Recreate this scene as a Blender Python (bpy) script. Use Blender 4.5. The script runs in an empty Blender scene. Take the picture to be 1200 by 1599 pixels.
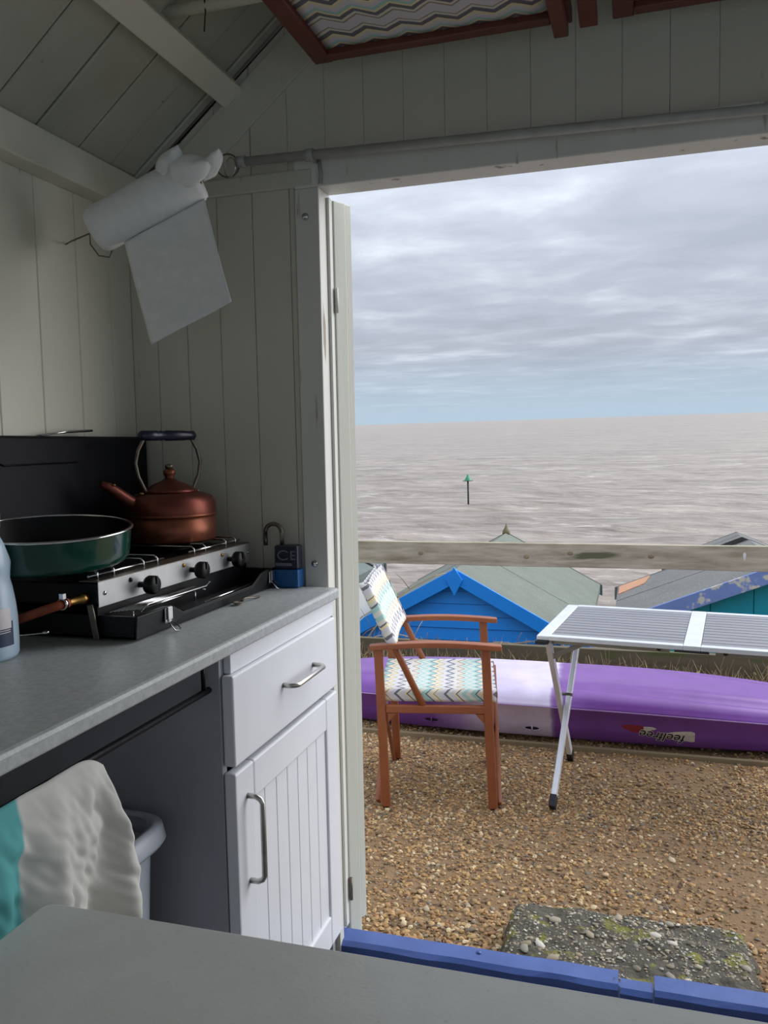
import bpy, bmesh, math, random
import numpy as np
from mathutils import Vector, Matrix, Euler, noise as mnoise
from mathutils.bvhtree import BVHTree

random.seed(7); rng = np.random.default_rng(7)
SC = bpy.context.scene
COL = SC.collection
R = math.radians

# ------------------------------------------------------------------ camera
F_PX = 1290.0
cam_d = bpy.data.cameras.new('camera'); cam = bpy.data.objects.new('camera', cam_d); COL.objects.link(cam)
cam_d.sensor_fit = 'VERTICAL'; cam_d.sensor_height = 24.0
cam_d.lens = F_PX / 1599.0 * 24.0
cam_d.clip_start = 0.02; cam_d.clip_end = 20000
RX = (0.95728183, 0.28843895, -0.0203587)          # camera right in the place's axes
DN = (0.00320432, -0.08098478, -0.99671019)        # camera down
FW = (-0.28913879, 0.95406731, -0.07844951)        # camera forward
m = Matrix(((RX[0], -DN[0], -FW[0], 0.0), (RX[1], -DN[1], -FW[1], 0.0), (RX[2], -DN[2], -FW[2], 1.24), (0, 0, 0, 1)))
cam.matrix_world = m
SC.camera = cam
UP = Vector((-0.003, -0.030, 0.99955)).normalized()   # the old hut leans a little: true vertical of the sea

# ------------------------------------------------------------------ sky
W = bpy.data.worlds.new('overcast_sky'); SC.world = W; W.use_nodes = True
nt = W.node_tree; nt.nodes.clear(); L = nt.links
def N(t, **k):
    n = nt.nodes.new(t)
    for a, b in k.items(): setattr(n, a, b)
    return n
out = N('ShaderNodeOutputWorld'); bg = N('ShaderNodeBackground'); L.new(bg.outputs[0], out.inputs[0])
tc = N('ShaderNodeTexCoord')
dot = N('ShaderNodeVectorMath', operation='DOT_PRODUCT'); dot.inputs[1].default_value = UP
L.new(tc.outputs['Generated'], dot.inputs[0])
zc = N('ShaderNodeMath', operation='MAXIMUM'); zc.inputs[1].default_value = 0.0; L.new(dot.outputs['Value'], zc.inputs[0])
zo = N('ShaderNodeMath', operation='ADD'); zo.inputs[1].default_value = 0.05; L.new(zc.outputs[0], zo.inputs[0])
inv = N('ShaderNodeMath', operation='DIVIDE'); inv.inputs[0].default_value = 1.0; L.new(zo.outputs[0], inv.inputs[1])
scl = N('ShaderNodeVectorMath', operation='SCALE'); L.new(tc.outputs['Generated'], scl.inputs[0]); L.new(inv.outputs[0], scl.inputs['Scale'])
def cloud(scale, detail, rough, off):
    mp = N('ShaderNodeMapping'); mp.inputs['Location'].default_value = off; mp.inputs['Scale'].default_value = (1, 1, 0.0)
    L.new(scl.outputs[0], mp.inputs['Vector'])
    n = N('ShaderNodeTexNoise'); n.inputs['Scale'].default_value = scale; n.inputs['Detail'].default_value = detail
    n.inputs['Roughness'].default_value = rough; n.inputs['Distortion'].default_value = 0.25
    L.new(mp.outputs[0], n.inputs['Vector']); return n
n1 = cloud(0.62, 6.0, 0.5, (3.1, 1.7, 0)); n2 = cloud(1.9, 6.0, 0.55, (9.3, 4.2, 0))
mixn = N('ShaderNodeMath', operation='MULTIPLY_ADD'); mixn.inputs[1].default_value = 0.45
L.new(n2.outputs['Fac'], mixn.inputs[0])
h1 = N('ShaderNodeMath', operation='MULTIPLY'); h1.inputs[1].default_value = 0.55; L.new(n1.outputs['Fac'], h1.inputs[0])
L.new(h1.outputs[0], mixn.inputs[2])
cr = N('ShaderNodeValToRGB'); L.new(mixn.outputs[0], cr.inputs[0])
e = cr.color_ramp.elements
e[0].position = 0.36; e[0].color = (0.43, 0.475, 0.56, 1)
e[1].position = 0.68; e[1].color = (0.78, 0.83, 0.93, 1)
x = e.new(0.50); x.color = (0.505, 0.55, 0.645, 1)
x = e.new(0.57); x.color = (0.58, 0.63, 0.725, 1)
# clear pale-blue strip just above the sea
hz = N('ShaderNodeMapRange'); hz.inputs['From Min'].default_value = 0.0; hz.inputs['From Max'].default_value = 0.085
hz.inputs['To Min'].default_value = 1.0; hz.inputs['To Max'].default_value = 0.0
L.new(zc.outputs[0], hz.inputs['Value'])
mixh = N('ShaderNodeMix', data_type='RGBA'); mixh.inputs['B'].default_value = (0.575, 0.74, 0.89, 1)
L.new(hz.outputs[0], mixh.inputs['Factor']); L.new(cr.outputs[0], mixh.inputs['A'])
lum = N('ShaderNodeMath', operation='MULTIPLY_ADD'); lum.inputs[1].default_value = 2.0; lum.inputs[2].default_value = 1.0
L.new(zc.outputs[0], lum.inputs[0])                                  # standard overcast sky: zenith three times the horizon
lum2 = N('ShaderNodeMath', operation='MULTIPLY'); lum2.inputs[1].default_value = 0.415; L.new(lum.outputs[0], lum2.inputs[0])
L.new(mixh.outputs['Result'], bg.inputs['Color']); L.new(lum2.outputs[0], bg.inputs['Strength'])

SC.view_settings.view_transform = 'Standard'; SC.view_settings.look = 'None'
SC.view_settings.gamma = 1.0; SC.view_settings.use_curve_mapping = False
SC.view_settings.exposure = 1.0

# veiled sun behind thin cloud, off to the right over the water
sun_d = bpy.data.lights.new('veiled_sun', 'SUN'); sun_d.energy = 1.85; sun_d.angle = R(75); sun_d.color = (1.0, 0.985, 0.96)
sun = bpy.data.objects.new('veiled_sun', sun_d); COL.objects.link(sun)
_az, _el = R(60), R(31)
sun.rotation_euler = (-Vector((math.sin(_az) * math.cos(_el), math.cos(_az) * math.cos(_el), math.sin(_el)))).to_track_quat('-Z', 'Y').to_euler()

# ------------------------------------------------------------------ materials
def srgb(r, g, b):
    f = lambda c: (c / 255 / 12.92) if c / 255 <= 0.04045 else ((c / 255 + 0.055) / 1.055) ** 2.4
    return (f(r), f(g), f(b))
def mat(name, c, rough=0.55, metal=0.0, c2=None, nscale=6.0, namt=0.5, stretch=(1, 1, 1), bump=0.0, bscale=60.0, spec=0.5, coat=0.0,
        c3=None, n3=30.0, t3=0.62, aniso_z=None, sheen=0.0, bdist=0.002):
    M = bpy.data.materials.new(name); M.use_nodes = True; t = M.node_tree; b = t.nodes['Principled BSDF']
    b.inputs['Base Color'].default_value = (*c, 1); b.inputs['Roughness'].default_value = rough; b.inputs['Metallic'].default_value = metal
    b.inputs['Specular IOR Level'].default_value = spec; b.inputs['Coat Weight'].default_value = coat
    if sheen: b.inputs['Sheen Weight'].default_value = sheen
    tcn = t.nodes.new('ShaderNodeTexCoord'); mp = t.nodes.new('ShaderNodeMapping'); mp.inputs['Scale'].default_value = stretch
    t.links.new(tcn.outputs['Object'], mp.inputs['Vector'])
    last = None
    if c2:
        n = t.nodes.new('ShaderNodeTexNoise'); n.inputs['Scale'].default_value = nscale; n.inputs['Detail'].default_value = 6; n.inputs['Roughness'].default_value = 0.62
        t.links.new(mp.outputs[0], n.inputs['Vector'])
        r = t.nodes.new('ShaderNodeValToRGB'); r.color_ramp.elements[0].position = 0.5 - namt * 0.4; r.color_ramp.elements[1].position = 0.5 + namt * 0.4
        r.color_ramp.elements[0].color = (*c2, 1); r.color_ramp.elements[1].color = (*c, 1)
        t.links.new(n.outputs['Fac'], r.inputs[0]); last = r.outputs[0]
        if c3:
            n3n = t.nodes.new('ShaderNodeTexNoise'); n3n.inputs['Scale'].default_value = n3; n3n.inputs['Detail'].default_value = 4
            t.links.new(mp.outputs[0], n3n.inputs['Vector'])
            r3 = t.nodes.new('ShaderNodeValToRGB'); r3.color_ramp.elements[0].position = t3; r3.color_ramp.elements[1].position = min(1, t3 + 0.06)
            t.links.new(n3n.outputs['Fac'], r3.inputs[0])
            mx = t.nodes.new('ShaderNodeMix'); mx.data_type = 'RGBA'; mx.inputs['B'].default_value = (*c3, 1)
            t.links.new(r3.outputs[0], mx.inputs['Factor']); t.links.new(last, mx.inputs['A']); last = mx.outputs['Result']
        t.links.new(last, b.inputs['Base Color'])
    if bump:
        n = t.nodes.new('ShaderNodeTexNoise'); n.inputs['Scale'].default_value = bscale; n.inputs['Detail'].default_value = 5
        t.links.new(mp.outputs[0], n.inputs['Vector'])
        bp = t.nodes.new('ShaderNodeBump'); bp.inputs['Strength'].default_value = bump; bp.inputs['Distance'].default_value = bdist
        t.links.new(n.outputs['Fac'], bp.inputs['Height']); t.links.new(bp.outputs[0], b.inputs['Normal'])
    return M

M = {}
M['cream'] = mat('cream_painted_boards', srgb(228, 225, 212), 0.5, c2=srgb(210, 205, 188), nscale=3.0, namt=0.9, stretch=(1, 1, 0.35), bump=0.25, bscale=40, c3=srgb(150, 140, 120), n3=26, t3=0.72)
M['grey_paint'] = mat('front_wall_paint', srgb(208, 205, 195), 0.5, c2=srgb(192, 189, 176), nscale=3.0, namt=0.9, stretch=(1, 1, 0.3), bump=0.25, bscale=40, c3=srgb(140, 135, 122), n3=22, t3=0.74)
M['roof_paint'] = mat('roof_board_paint', srgb(190, 192, 184), 0.55, c2=srgb(158, 152, 132), nscale=4.0, namt=1.0, bump=0.3, bscale=30, c3=srgb(120, 112, 98), n3=18, t3=0.70)
M['gap'] = mat('dark_joint', srgb(52, 50, 46), 0.9)
M['white_old'] = mat('weathered_white_paint', srgb(226, 226, 222), 0.5, c2=srgb(204, 203, 196), nscale=5, namt=0.8, stretch=(1, 1, 0.15), bump=0.4, bscale=50, c3=srgb(142, 130, 114), n3=24, t3=0.635)
M['white_clean'] = mat('door_white_paint', srgb(214, 216, 208), 0.45, c2=srgb(200, 200, 188), nscale=5, namt=0.9, stretch=(1, 1, 0.1), bump=0.3, bscale=40)
M['blue_sill'] = mat('blue_sill_paint', srgb(82, 108, 176), 0.35, c2=srgb(58, 82, 146), nscale=9, namt=0.9, bump=0.5, bscale=35, c3=srgb(28, 34, 66), n3=25, t3=0.70)
M['melamine'] = mat('white_cabinet_foil', srgb(226, 229, 235), 0.32, c2=srgb(218, 221, 227), nscale=4, namt=0.6)
M['carcass'] = mat('shaded_white_carcass', srgb(168, 170, 178), 0.5, c2=srgb(154, 156, 164), nscale=6, namt=0.5)  # white cabinet panels, greyed to carry the shade on their sides
M['steel'] = mat('brushed_steel', srgb(196, 194, 190), 0.32, 1.0, c2=srgb(176, 174, 170), nscale=40, namt=0.6)
M['chrome'] = mat('bright_chrome', srgb(215, 216, 218), 0.16, 1.0, c2=srgb(190, 190, 192), nscale=30, namt=0.5)
M['black_enamel'] = mat('black_enamel', srgb(12, 13, 18), 0.4, c2=srgb(8, 9, 12), nscale=10, namt=0.7, spec=0.25)
M['black_case'] = mat('black_plastic', srgb(16, 17, 20), 0.45, c2=srgb(11, 11, 14), nscale=20, namt=0.6, bump=0.15, bscale=200, spec=0.3)
M['navy_lid'] = mat('navy_black_lid', srgb(12, 14, 26), 0.5, c2=srgb(7, 8, 16), nscale=6, namt=0.8, spec=0.2)
M['copper'] = mat('old_copper', srgb(142, 84, 62), 0.42, 0.75, c2=srgb(104, 60, 46), nscale=9, namt=1.0, bump=0.12, bscale=30, c3=srgb(92, 60, 44), n3=25, t3=0.66)
M['copper_red'] = mat('copper_shoulder', srgb(126, 66, 54), 0.42, 0.75, c2=srgb(90, 48, 42), nscale=9, namt=1.0)
M['brass'] = mat('dull_brass', srgb(190, 150, 84), 0.35, 1.0, c2=srgb(140, 104, 60), nscale=30, namt=0.8)
M['handle_blue'] = mat('dark_blue_handle', srgb(24, 30, 58), 0.3, c2=srgb(16, 20, 40), nscale=20, namt=0.6)
M['green_enamel'] = mat('green_enamel', srgb(10, 66, 54), 0.18, c2=srgb(8, 50, 42), nscale=8, namt=0.6, coat=0.4)
M['nonstick'] = mat('nonstick_coating', srgb(12, 12, 14), 0.45, spec=0.22, c2=srgb(10, 10, 12), nscale=40, namt=0.6)
M['hose'] = mat('orange_gas_hose', srgb(150, 66, 30), 0.6, c2=srgb(112, 48, 22), nscale=20, namt=0.7)
M['bottle'] = mat('pale_blue_bottle', srgb(188, 208, 224), 0.3, c2=srgb(172, 194, 214), nscale=7, namt=0.7)
M['label_navy'] = mat('navy_print', srgb(44, 56, 88), 0.5, c2=srgb(38, 48, 78), nscale=20, namt=0.5)
M['label_white'] = mat('white_print', srgb(222, 216, 216), 0.5, c2=srgb(206, 200, 202), nscale=30, namt=0.5)
M['label_red'] = mat('red_print', srgb(176, 66, 56), 0.5, c2=srgb(150, 56, 50), nscale=30, namt=0.5)
M['label_purple'] = mat('purple_print', srgb(84, 70, 128), 0.5, c2=srgb(70, 60, 110), nscale=30, namt=0.5)
M['lock_dark'] = mat('dark_lock_body', srgb(38, 44, 62), 0.4, c2=srgb(28, 32, 48), nscale=25, namt=0.8, bump=0.2, bscale=80)
M['lock_blue'] = mat('blue_lock_casing', srgb(24, 92, 152), 0.4, c2=srgb(18, 76, 132), nscale=20, namt=0.6)
M['rust_steel'] = mat('tarnished_steel', srgb(140, 132, 122), 0.42, 0.9, c2=srgb(92, 82, 74), nscale=30, namt=0.9)
M['lock_mark'] = mat('worn_lock_lettering', srgb(120, 126, 138), 0.5, c2=srgb(90, 96, 108), nscale=60, namt=0.8)
M['paper'] = mat('kitchen_paper', srgb(236, 236, 236), 0.9, c2=srgb(226, 226, 226), nscale=40, namt=0.5, bump=0.5, bscale=260, spec=0.1)
M['towel'] = None
M['bin'] = mat('grey_plastic_bin', srgb(196, 202, 214), 0.4, c2=srgb(184, 190, 204), nscale=10, namt=0.5)
M['rod'] = mat('grey_painted_rod', srgb(176, 178, 176), 0.4, c2=srgb(150, 150, 146), nscale=25, namt=0.8)
M['brown_wood'] = mat('red_brown_timber', srgb(112, 58, 48), 0.45, c2=srgb(88, 44, 38), nscale=14, namt=0.8, stretch=(1, 1, 1), bump=0.2, bscale=60)
M['teak'] = mat('teak_frame', srgb(158, 92, 56), 0.42, c2=srgb(130, 70, 42), nscale=16, namt=0.8, stretch=(0.5, 1, 0.5), bump=0.2, bscale=80)
M['alu'] = mat('white_aluminium', srgb(228, 231, 238), 0.38, 0.35, c2=srgb(214, 217, 224), nscale=12, namt=0.6)
M['alu_slat'] = mat('grey_aluminium_slat', srgb(152, 152, 156), 0.42, 0.45, c2=srgb(134, 134, 140), nscale=20, namt=0.7, stretch=(0.2, 1, 1))
M['alu_shaded'] = mat('shaded_grey_aluminium', srgb(150, 144, 134), 0.4, 0.5, c2=srgb(132, 126, 116), nscale=20, namt=0.6)  # table aluminium with shade put into its grey, for under-rails and braces
M['black_rubber'] = mat('black_rubber', srgb(24, 25, 30), 0.55, c2=srgb(18, 18, 22), nscale=30, namt=0.5)
M['rail_wood'] = mat('weathered_rail', srgb(200, 192, 168), 0.8, c2=srgb(134, 126, 100), nscale=12, namt=0.5, stretch=(0.25, 1, 1.8), bump=0.7, bscale=30, c3=srgb(92, 96, 66), n3=6, t3=0.63)
M['dark_rail'] = mat('damp_mossy_rail', srgb(118, 108, 86), 0.85, c2=srgb(78, 74, 54), nscale=8, namt=1.0, stretch=(0.25, 1, 1.6), bump=0.7, bscale=30, c3=srgb(84, 92, 50), n3=7, t3=0.60)
M['blue_hut'] = mat('bright_blue_boards', srgb(14, 148, 250), 0.5, c2=srgb(10, 132, 232), nscale=5, namt=0.8, stretch=(0.4, 1, 1))
M['teal_hut'] = mat('teal_boards', srgb(10, 160, 188), 0.5, c2=srgb(8, 144, 172), nscale=5, namt=0.8)
M['lilac_barge'] = mat('peeling_pale_blue_paint', srgb(124, 148, 208), 0.55, c2=srgb(108, 130, 192), nscale=8, namt=0.8, c3=srgb(204, 200, 190), n3=11, t3=0.58)
M['white_hut'] = mat('white_hut_boards', srgb(226, 226, 224), 0.55, c2=srgb(206, 206, 202), nscale=6, namt=0.7)
M['felt'] = mat('green_grey_roof_felt', srgb(116, 122, 112), 0.95, c2=srgb(100, 106, 98), nscale=4, namt=0.9, bump=0.5, bscale=90, c3=srgb(136, 140, 128), n3=60, t3=0.60)
M['felt_dark'] = mat('grey_roof_felt', srgb(124, 124, 120), 0.95, c2=srgb(102, 102, 100), nscale=4, namt=0.9, bump=0.5, bscale=90, c3=srgb(146, 144, 138), n3=60, t3=0.60)
M['felt_green'] = mat('dark_green_grey_felt', srgb(112, 122, 118), 0.95, c2=srgb(94, 104, 100), nscale=6, namt=0.9, bump=0.5, bscale=60)
M['osb'] = mat('bare_orange_board', srgb(208, 158, 122), 0.8, c2=srgb(180, 130, 98), nscale=14, namt=0.9)
M['dark_timber'] = mat('dark_weathered_timber', srgb(70, 66, 62), 0.8, c2=srgb(52, 48, 46), nscale=14, namt=0.8)
M['concrete'] = mat('mossy_concrete', srgb(104, 98, 86), 0.95, c2=srgb(48, 48, 43), nscale=22, namt=0.8, bump=1.0, bscale=60, c3=srgb(114, 114, 50), n3=12, t3=0.565, bdist=0.01)
M['pole_green'] = mat('green_beacon', srgb(34, 140, 100), 0.5, c2=srgb(28, 120, 86), nscale=10, namt=0.5)
M['pole_dark'] = mat('dark_sea_post', srgb(70, 72, 72), 0.7, c2=srgb(54, 54, 54), nscale=8, namt=0.7)
M['floor'] = mat('dark_floorboards', srgb(110, 108, 104), 0.6, c2=srgb(90, 88, 84), nscale=5, namt=0.8, stretch=(1, 0.2, 1))
M['tabletop'] = mat('grey_laminate_table', srgb(200, 202, 198), 0.30, c2=srgb(192, 194, 190), nscale=16, namt=0.5, bump=0.08, bscale=220, c3=srgb(182, 184, 179), n3=120, t3=0.68)
M['bank'] = mat('dry_grass_bank', srgb(120, 108, 78), 0.95, c2=srgb(88, 84, 54), nscale=2.5, namt=0.9, bump=0.8, bscale=20)
M['dirt'] = mat('packed_earth', srgb(150, 122, 90), 0.95, c2=srgb(116, 92, 66), nscale=7, namt=0.9, bump=0.8, bscale=90, c3=srgb(92, 76, 56), n3=50, t3=0.58, bdist=0.006)
M['sleeper'] = mat('pale_edging_timber', srgb(158, 142, 112), 0.85, c2=srgb(120, 106, 82), nscale=10, namt=0.9, stretch=(0.2, 1, 1))

def worktop_mat():
    Mm = mat('speckled_grey_worktop', srgb(178, 183, 184), 0.40, c2=srgb(154, 159, 160), nscale=95, namt=0.45, c3=srgb(190, 194, 194), n3=280, t3=0.64, bump=0.06, bscale=300)
    return Mm
M['worktop'] = worktop_mat()

def island_mat(name, cols, rough=0.75, bump=0.3):
    Mm = bpy.data.materials.new(name); Mm.use_nodes = True; t = Mm.node_tree; b = t.nodes['Principled BSDF']; b.inputs['Roughness'].default_value = rough
    g = t.nodes.new('ShaderNodeNewGeometry'); oi = t.nodes.new('ShaderNodeObjectInfo')
    ad = t.nodes.new('ShaderNodeMath'); ad.operation = 'ADD'; t.links.new(g.outputs['Random Per Island'], ad.inputs[0]); t.links.new(oi.outputs['Random'], ad.inputs[1])
    fr = t.nodes.new('ShaderNodeMath'); fr.operation = 'FRACT'; t.links.new(ad.outputs[0], fr.inputs[0])
    r = t.nodes.new('ShaderNodeValToRGB'); r.color_ramp.interpolation = 'LINEAR'
    els = r.color_ramp.elements
    for i, c in enumerate(cols):
        p = i / (len(cols) - 1)
        if i == 0: el = els[0]; el.position = 0
        elif i == len(cols) - 1: el = els[1] if len(els) == 2 else els[-1]; el.position = 1
        else: el = els.new(p)
        el.color = (*c, 1)
    t.links.new(fr.outputs[0], r.inputs[0])
    n = t.nodes.new('ShaderNodeTexNoise'); n.inputs['Scale'].default_value = 160; n.inputs['Detail'].default_value = 3
    tcn = t.nodes.new('ShaderNodeTexCoord'); t.links.new(tcn.outputs['Object'], n.inputs['Vector'])
    mr = t.nodes.new('ShaderNodeMapRange'); mr.inputs['To Min'].default_value = 0.75; mr.inputs['To Max'].default_value = 1.2; t.links.new(n.outputs['Fac'], mr.inputs['Value'])
    mu = t.nodes.new('ShaderNodeVectorMath'); mu.operation = 'SCALE'; t.links.new(r.outputs[0], mu.inputs[0]); t.links.new(mr.outputs[0], mu.inputs['Scale'])
    t.links.new(mu.outputs[0], b.inputs['Base Color'])
    return Mm
M['pebble'] = island_mat('flint_pebbles', [srgb(176, 140, 92), srgb(150, 112, 74), srgb(198, 166, 112), srgb(104, 82, 62), srgb(190, 156, 110), srgb(164, 122, 76), srgb(222, 202, 164), srgb(112, 104, 94), srgb(172, 134, 92), srgb(86, 66, 50), srgb(196, 158, 104)])
M['slab_stone'] = island_mat('slab_aggregate', [srgb(138, 126, 100), srgb(168, 156, 134), srgb(118, 118, 116), srgb(156, 140, 108), srgb(206, 200, 188), srgb(104, 98, 84), srgb(146, 134, 112)])
M['dry_stem'] = island_mat('dry_stems', [srgb(190, 168, 124), srgb(130, 100, 74), srgb(212, 194, 152), srgb(100, 78, 60), srgb(172, 146, 104)])
M['leaf'] = island_mat('scrub_leaves', [srgb(96, 112, 52), srgb(130, 128, 68), srgb(74, 92, 44), srgb(156, 138, 92)])

def zigzag_mat(name, cols, period, amp, freq):
    """chevron cloth: stripes across V, zigzagging along U (UV in metres)"""
    Mm = bpy.data.materials.new(name); Mm.use_nodes = True; t = Mm.node_tree; b = t.nodes['Principled BSDF']
    b.inputs['Roughness'].default_value = 0.85; b.inputs['Specular IOR Level'].default_value = 0.2
    uv = t.nodes.new('ShaderNodeUVMap'); uv.uv_map = 'UVMap'; sp = t.nodes.new('ShaderNodeSeparateXYZ'); t.links.new(uv.outputs[0], sp.inputs[0])
    wob = t.nodes.new('ShaderNodeTexNoise'); wob.inputs['Scale'].default_value = 14; t.links.new(uv.outputs[0], wob.inputs['Vector'])
    pp = t.nodes.new('ShaderNodeMath'); pp.operation = 'PINGPONG'; pp.inputs[1].default_value = period / 2; t.links.new(sp.outputs['X'], pp.inputs[0])
    k = t.nodes.new('ShaderNodeMath'); k.operation = 'MULTIPLY_ADD'; k.inputs[1].default_value = amp / (period / 2); t.links.new(pp.outputs[0], k.inputs[0]); t.links.new(sp.outputs['Y'], k.inputs[2])
    kw = t.nodes.new('ShaderNodeMath'); kw.operation = 'MULTIPLY_ADD'; kw.inputs[1].default_value = 0.012; t.links.new(wob.outputs['Fac'], kw.inputs[0]); t.links.new(k.outputs[0], kw.inputs[2])
    f = t.nodes.new('ShaderNodeMath'); f.operation = 'MULTIPLY'; f.inputs[1].default_value = freq; t.links.new(kw.outputs[0], f.inputs[0])
    fr = t.nodes.new('ShaderNodeMath'); fr.operation = 'FRACT'; t.links.new(f.outputs[0], fr.inputs[0])
    r = t.nodes.new('ShaderNodeValToRGB'); r.color_ramp.interpolation = 'CONSTANT'; els = r.color_ramp.elements
    pos = 0.0
    for i, (c, w) in enumerate(cols):
        el = els[0] if i == 0 else (els[1] if i == 1 else els.new(pos))
        el.position = pos; el.color = (*c, 1); pos += w
    t.links.new(fr.outputs[0], r.inputs[0]); t.links.new(r.outputs[0], b.inputs['Base Color'])
    wv = t.nodes.new('ShaderNodeTexNoise'); wv.inputs['Scale'].default_value = 420; t.links.new(uv.outputs[0], wv.inputs['Vector'])
    bp = t.nodes.new('ShaderNodeBump'); bp.inputs['Strength'].default_value = 0.25; bp.inputs['Distance'].default_value = 0.001
    t.links.new(wv.outputs['Fac'], bp.inputs['Height']); t.links.new(bp.outputs[0], b.inputs['Normal'])
    return Mm
_w = srgb(212, 210, 202); _aq = srgb(164, 202, 198); _gr = srgb(112, 112, 122); _cr = srgb(226, 212, 176); _li = srgb(206, 204, 214); _br = srgb(150, 138, 120)
M['zigzag'] = zigzag_mat('chevron_cloth', [(_w, .09), (_aq, .10), (_gr, .035), (_w, .06), (_cr, .06), (_br, .025), (_w, .09), (_li, .09), (_gr, .06), (_w, .06), (_li, .08), (_cr, .05), (_gr, .03), (_w, .08), (_aq, .095)], 0.066, 0.034, 5.0)
M['zigzag_big'] = zigzag_mat('chevron_cloth_stored', [(_li, .10), (_br, .03), (_w, .07), (_gr, .12), (_cr, .05), (_w, .06), (_li, .09), (_aq, .08), (_cr, .05), (_gr, .10), (_w, .06), (_br, .04), (_li, .15)], 0.075, 0.028, 7.0)

def ramp_by_axis(name, axis, stops, rough, nscale=6, namt=0.04, extra=None, spec=0.5):
    """colour changing along one object axis with a wavering border (moulded or woven colour of the thing itself)"""
    Mm = bpy.data.materials.new(name); Mm.use_nodes = True; t = Mm.node_tree; b = t.nodes['Principled BSDF']; b.inputs['Roughness'].default_value = rough
    b.inputs['Specular IOR Level'].default_value = spec
    tcn = t.nodes.new('ShaderNodeTexCoord'); sp = t.nodes.new('ShaderNodeSeparateXYZ'); t.links.new(tcn.outputs['Object'], sp.inputs[0])
    n = t.nodes.new('ShaderNodeTexNoise'); n.inputs['Scale'].default_value = nscale; n.inputs['Detail'].default_value = 6; t.links.new(tcn.outputs['Object'], n.inputs['Vector'])
    a = t.nodes.new('ShaderNodeMath'); a.operation = 'MULTIPLY_ADD'; a.inputs[1].default_value = namt; t.links.new(n.outputs['Fac'], a.inputs[0]); t.links.new(sp.outputs[axis], a.inputs[2])
    lo, hi = stops[0][0], stops[-1][0]
    mr = t.nodes.new('ShaderNodeMapRange'); mr.inputs['From Min'].default_value = lo; mr.inputs['From Max'].default_value = hi; t.links.new(a.outputs[0], mr.inputs['Value'])
    r = t.nodes.new('ShaderNodeValToRGB'); els = r.color_ramp.elements
    for i, (p, c) in enumerate(stops):
        q = (p - lo) / (hi - lo)
        el = els[0] if i == 0 else (els[1] if i == 1 else els.new(q))
        el.position = q; el.color = (*c, 1)
    t.links.new(mr.outputs[0], r.inputs[0])
    n2 = t.nodes.new('ShaderNodeTexNoise'); n2.inputs['Scale'].default_value = 9; n2.inputs['Detail'].default_value = 7; t.links.new(tcn.outputs['Object'], n2.inputs['Vector'])
    mr2 = t.nodes.new('ShaderNodeMapRange'); mr2.inputs['From Min'].default_value = 0.3; mr2.inputs['From Max'].default_value = 0.7; mr2.inputs['To Min'].default_value = 0.9; mr2.inputs['To Max'].default_value = 1.12; t.links.new(n2.outputs['Fac'], mr2.inputs['Value'])
    mu = t.nodes.new('ShaderNodeVectorMath'); mu.operation = 'SCALE'; t.links.new(r.outputs[0], mu.inputs[0]); t.links.new(mr2.outputs[0], mu.inputs['Scale'])
    t.links.new(mu.outputs[0], b.inputs['Base Color'])
    return Mm

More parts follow.
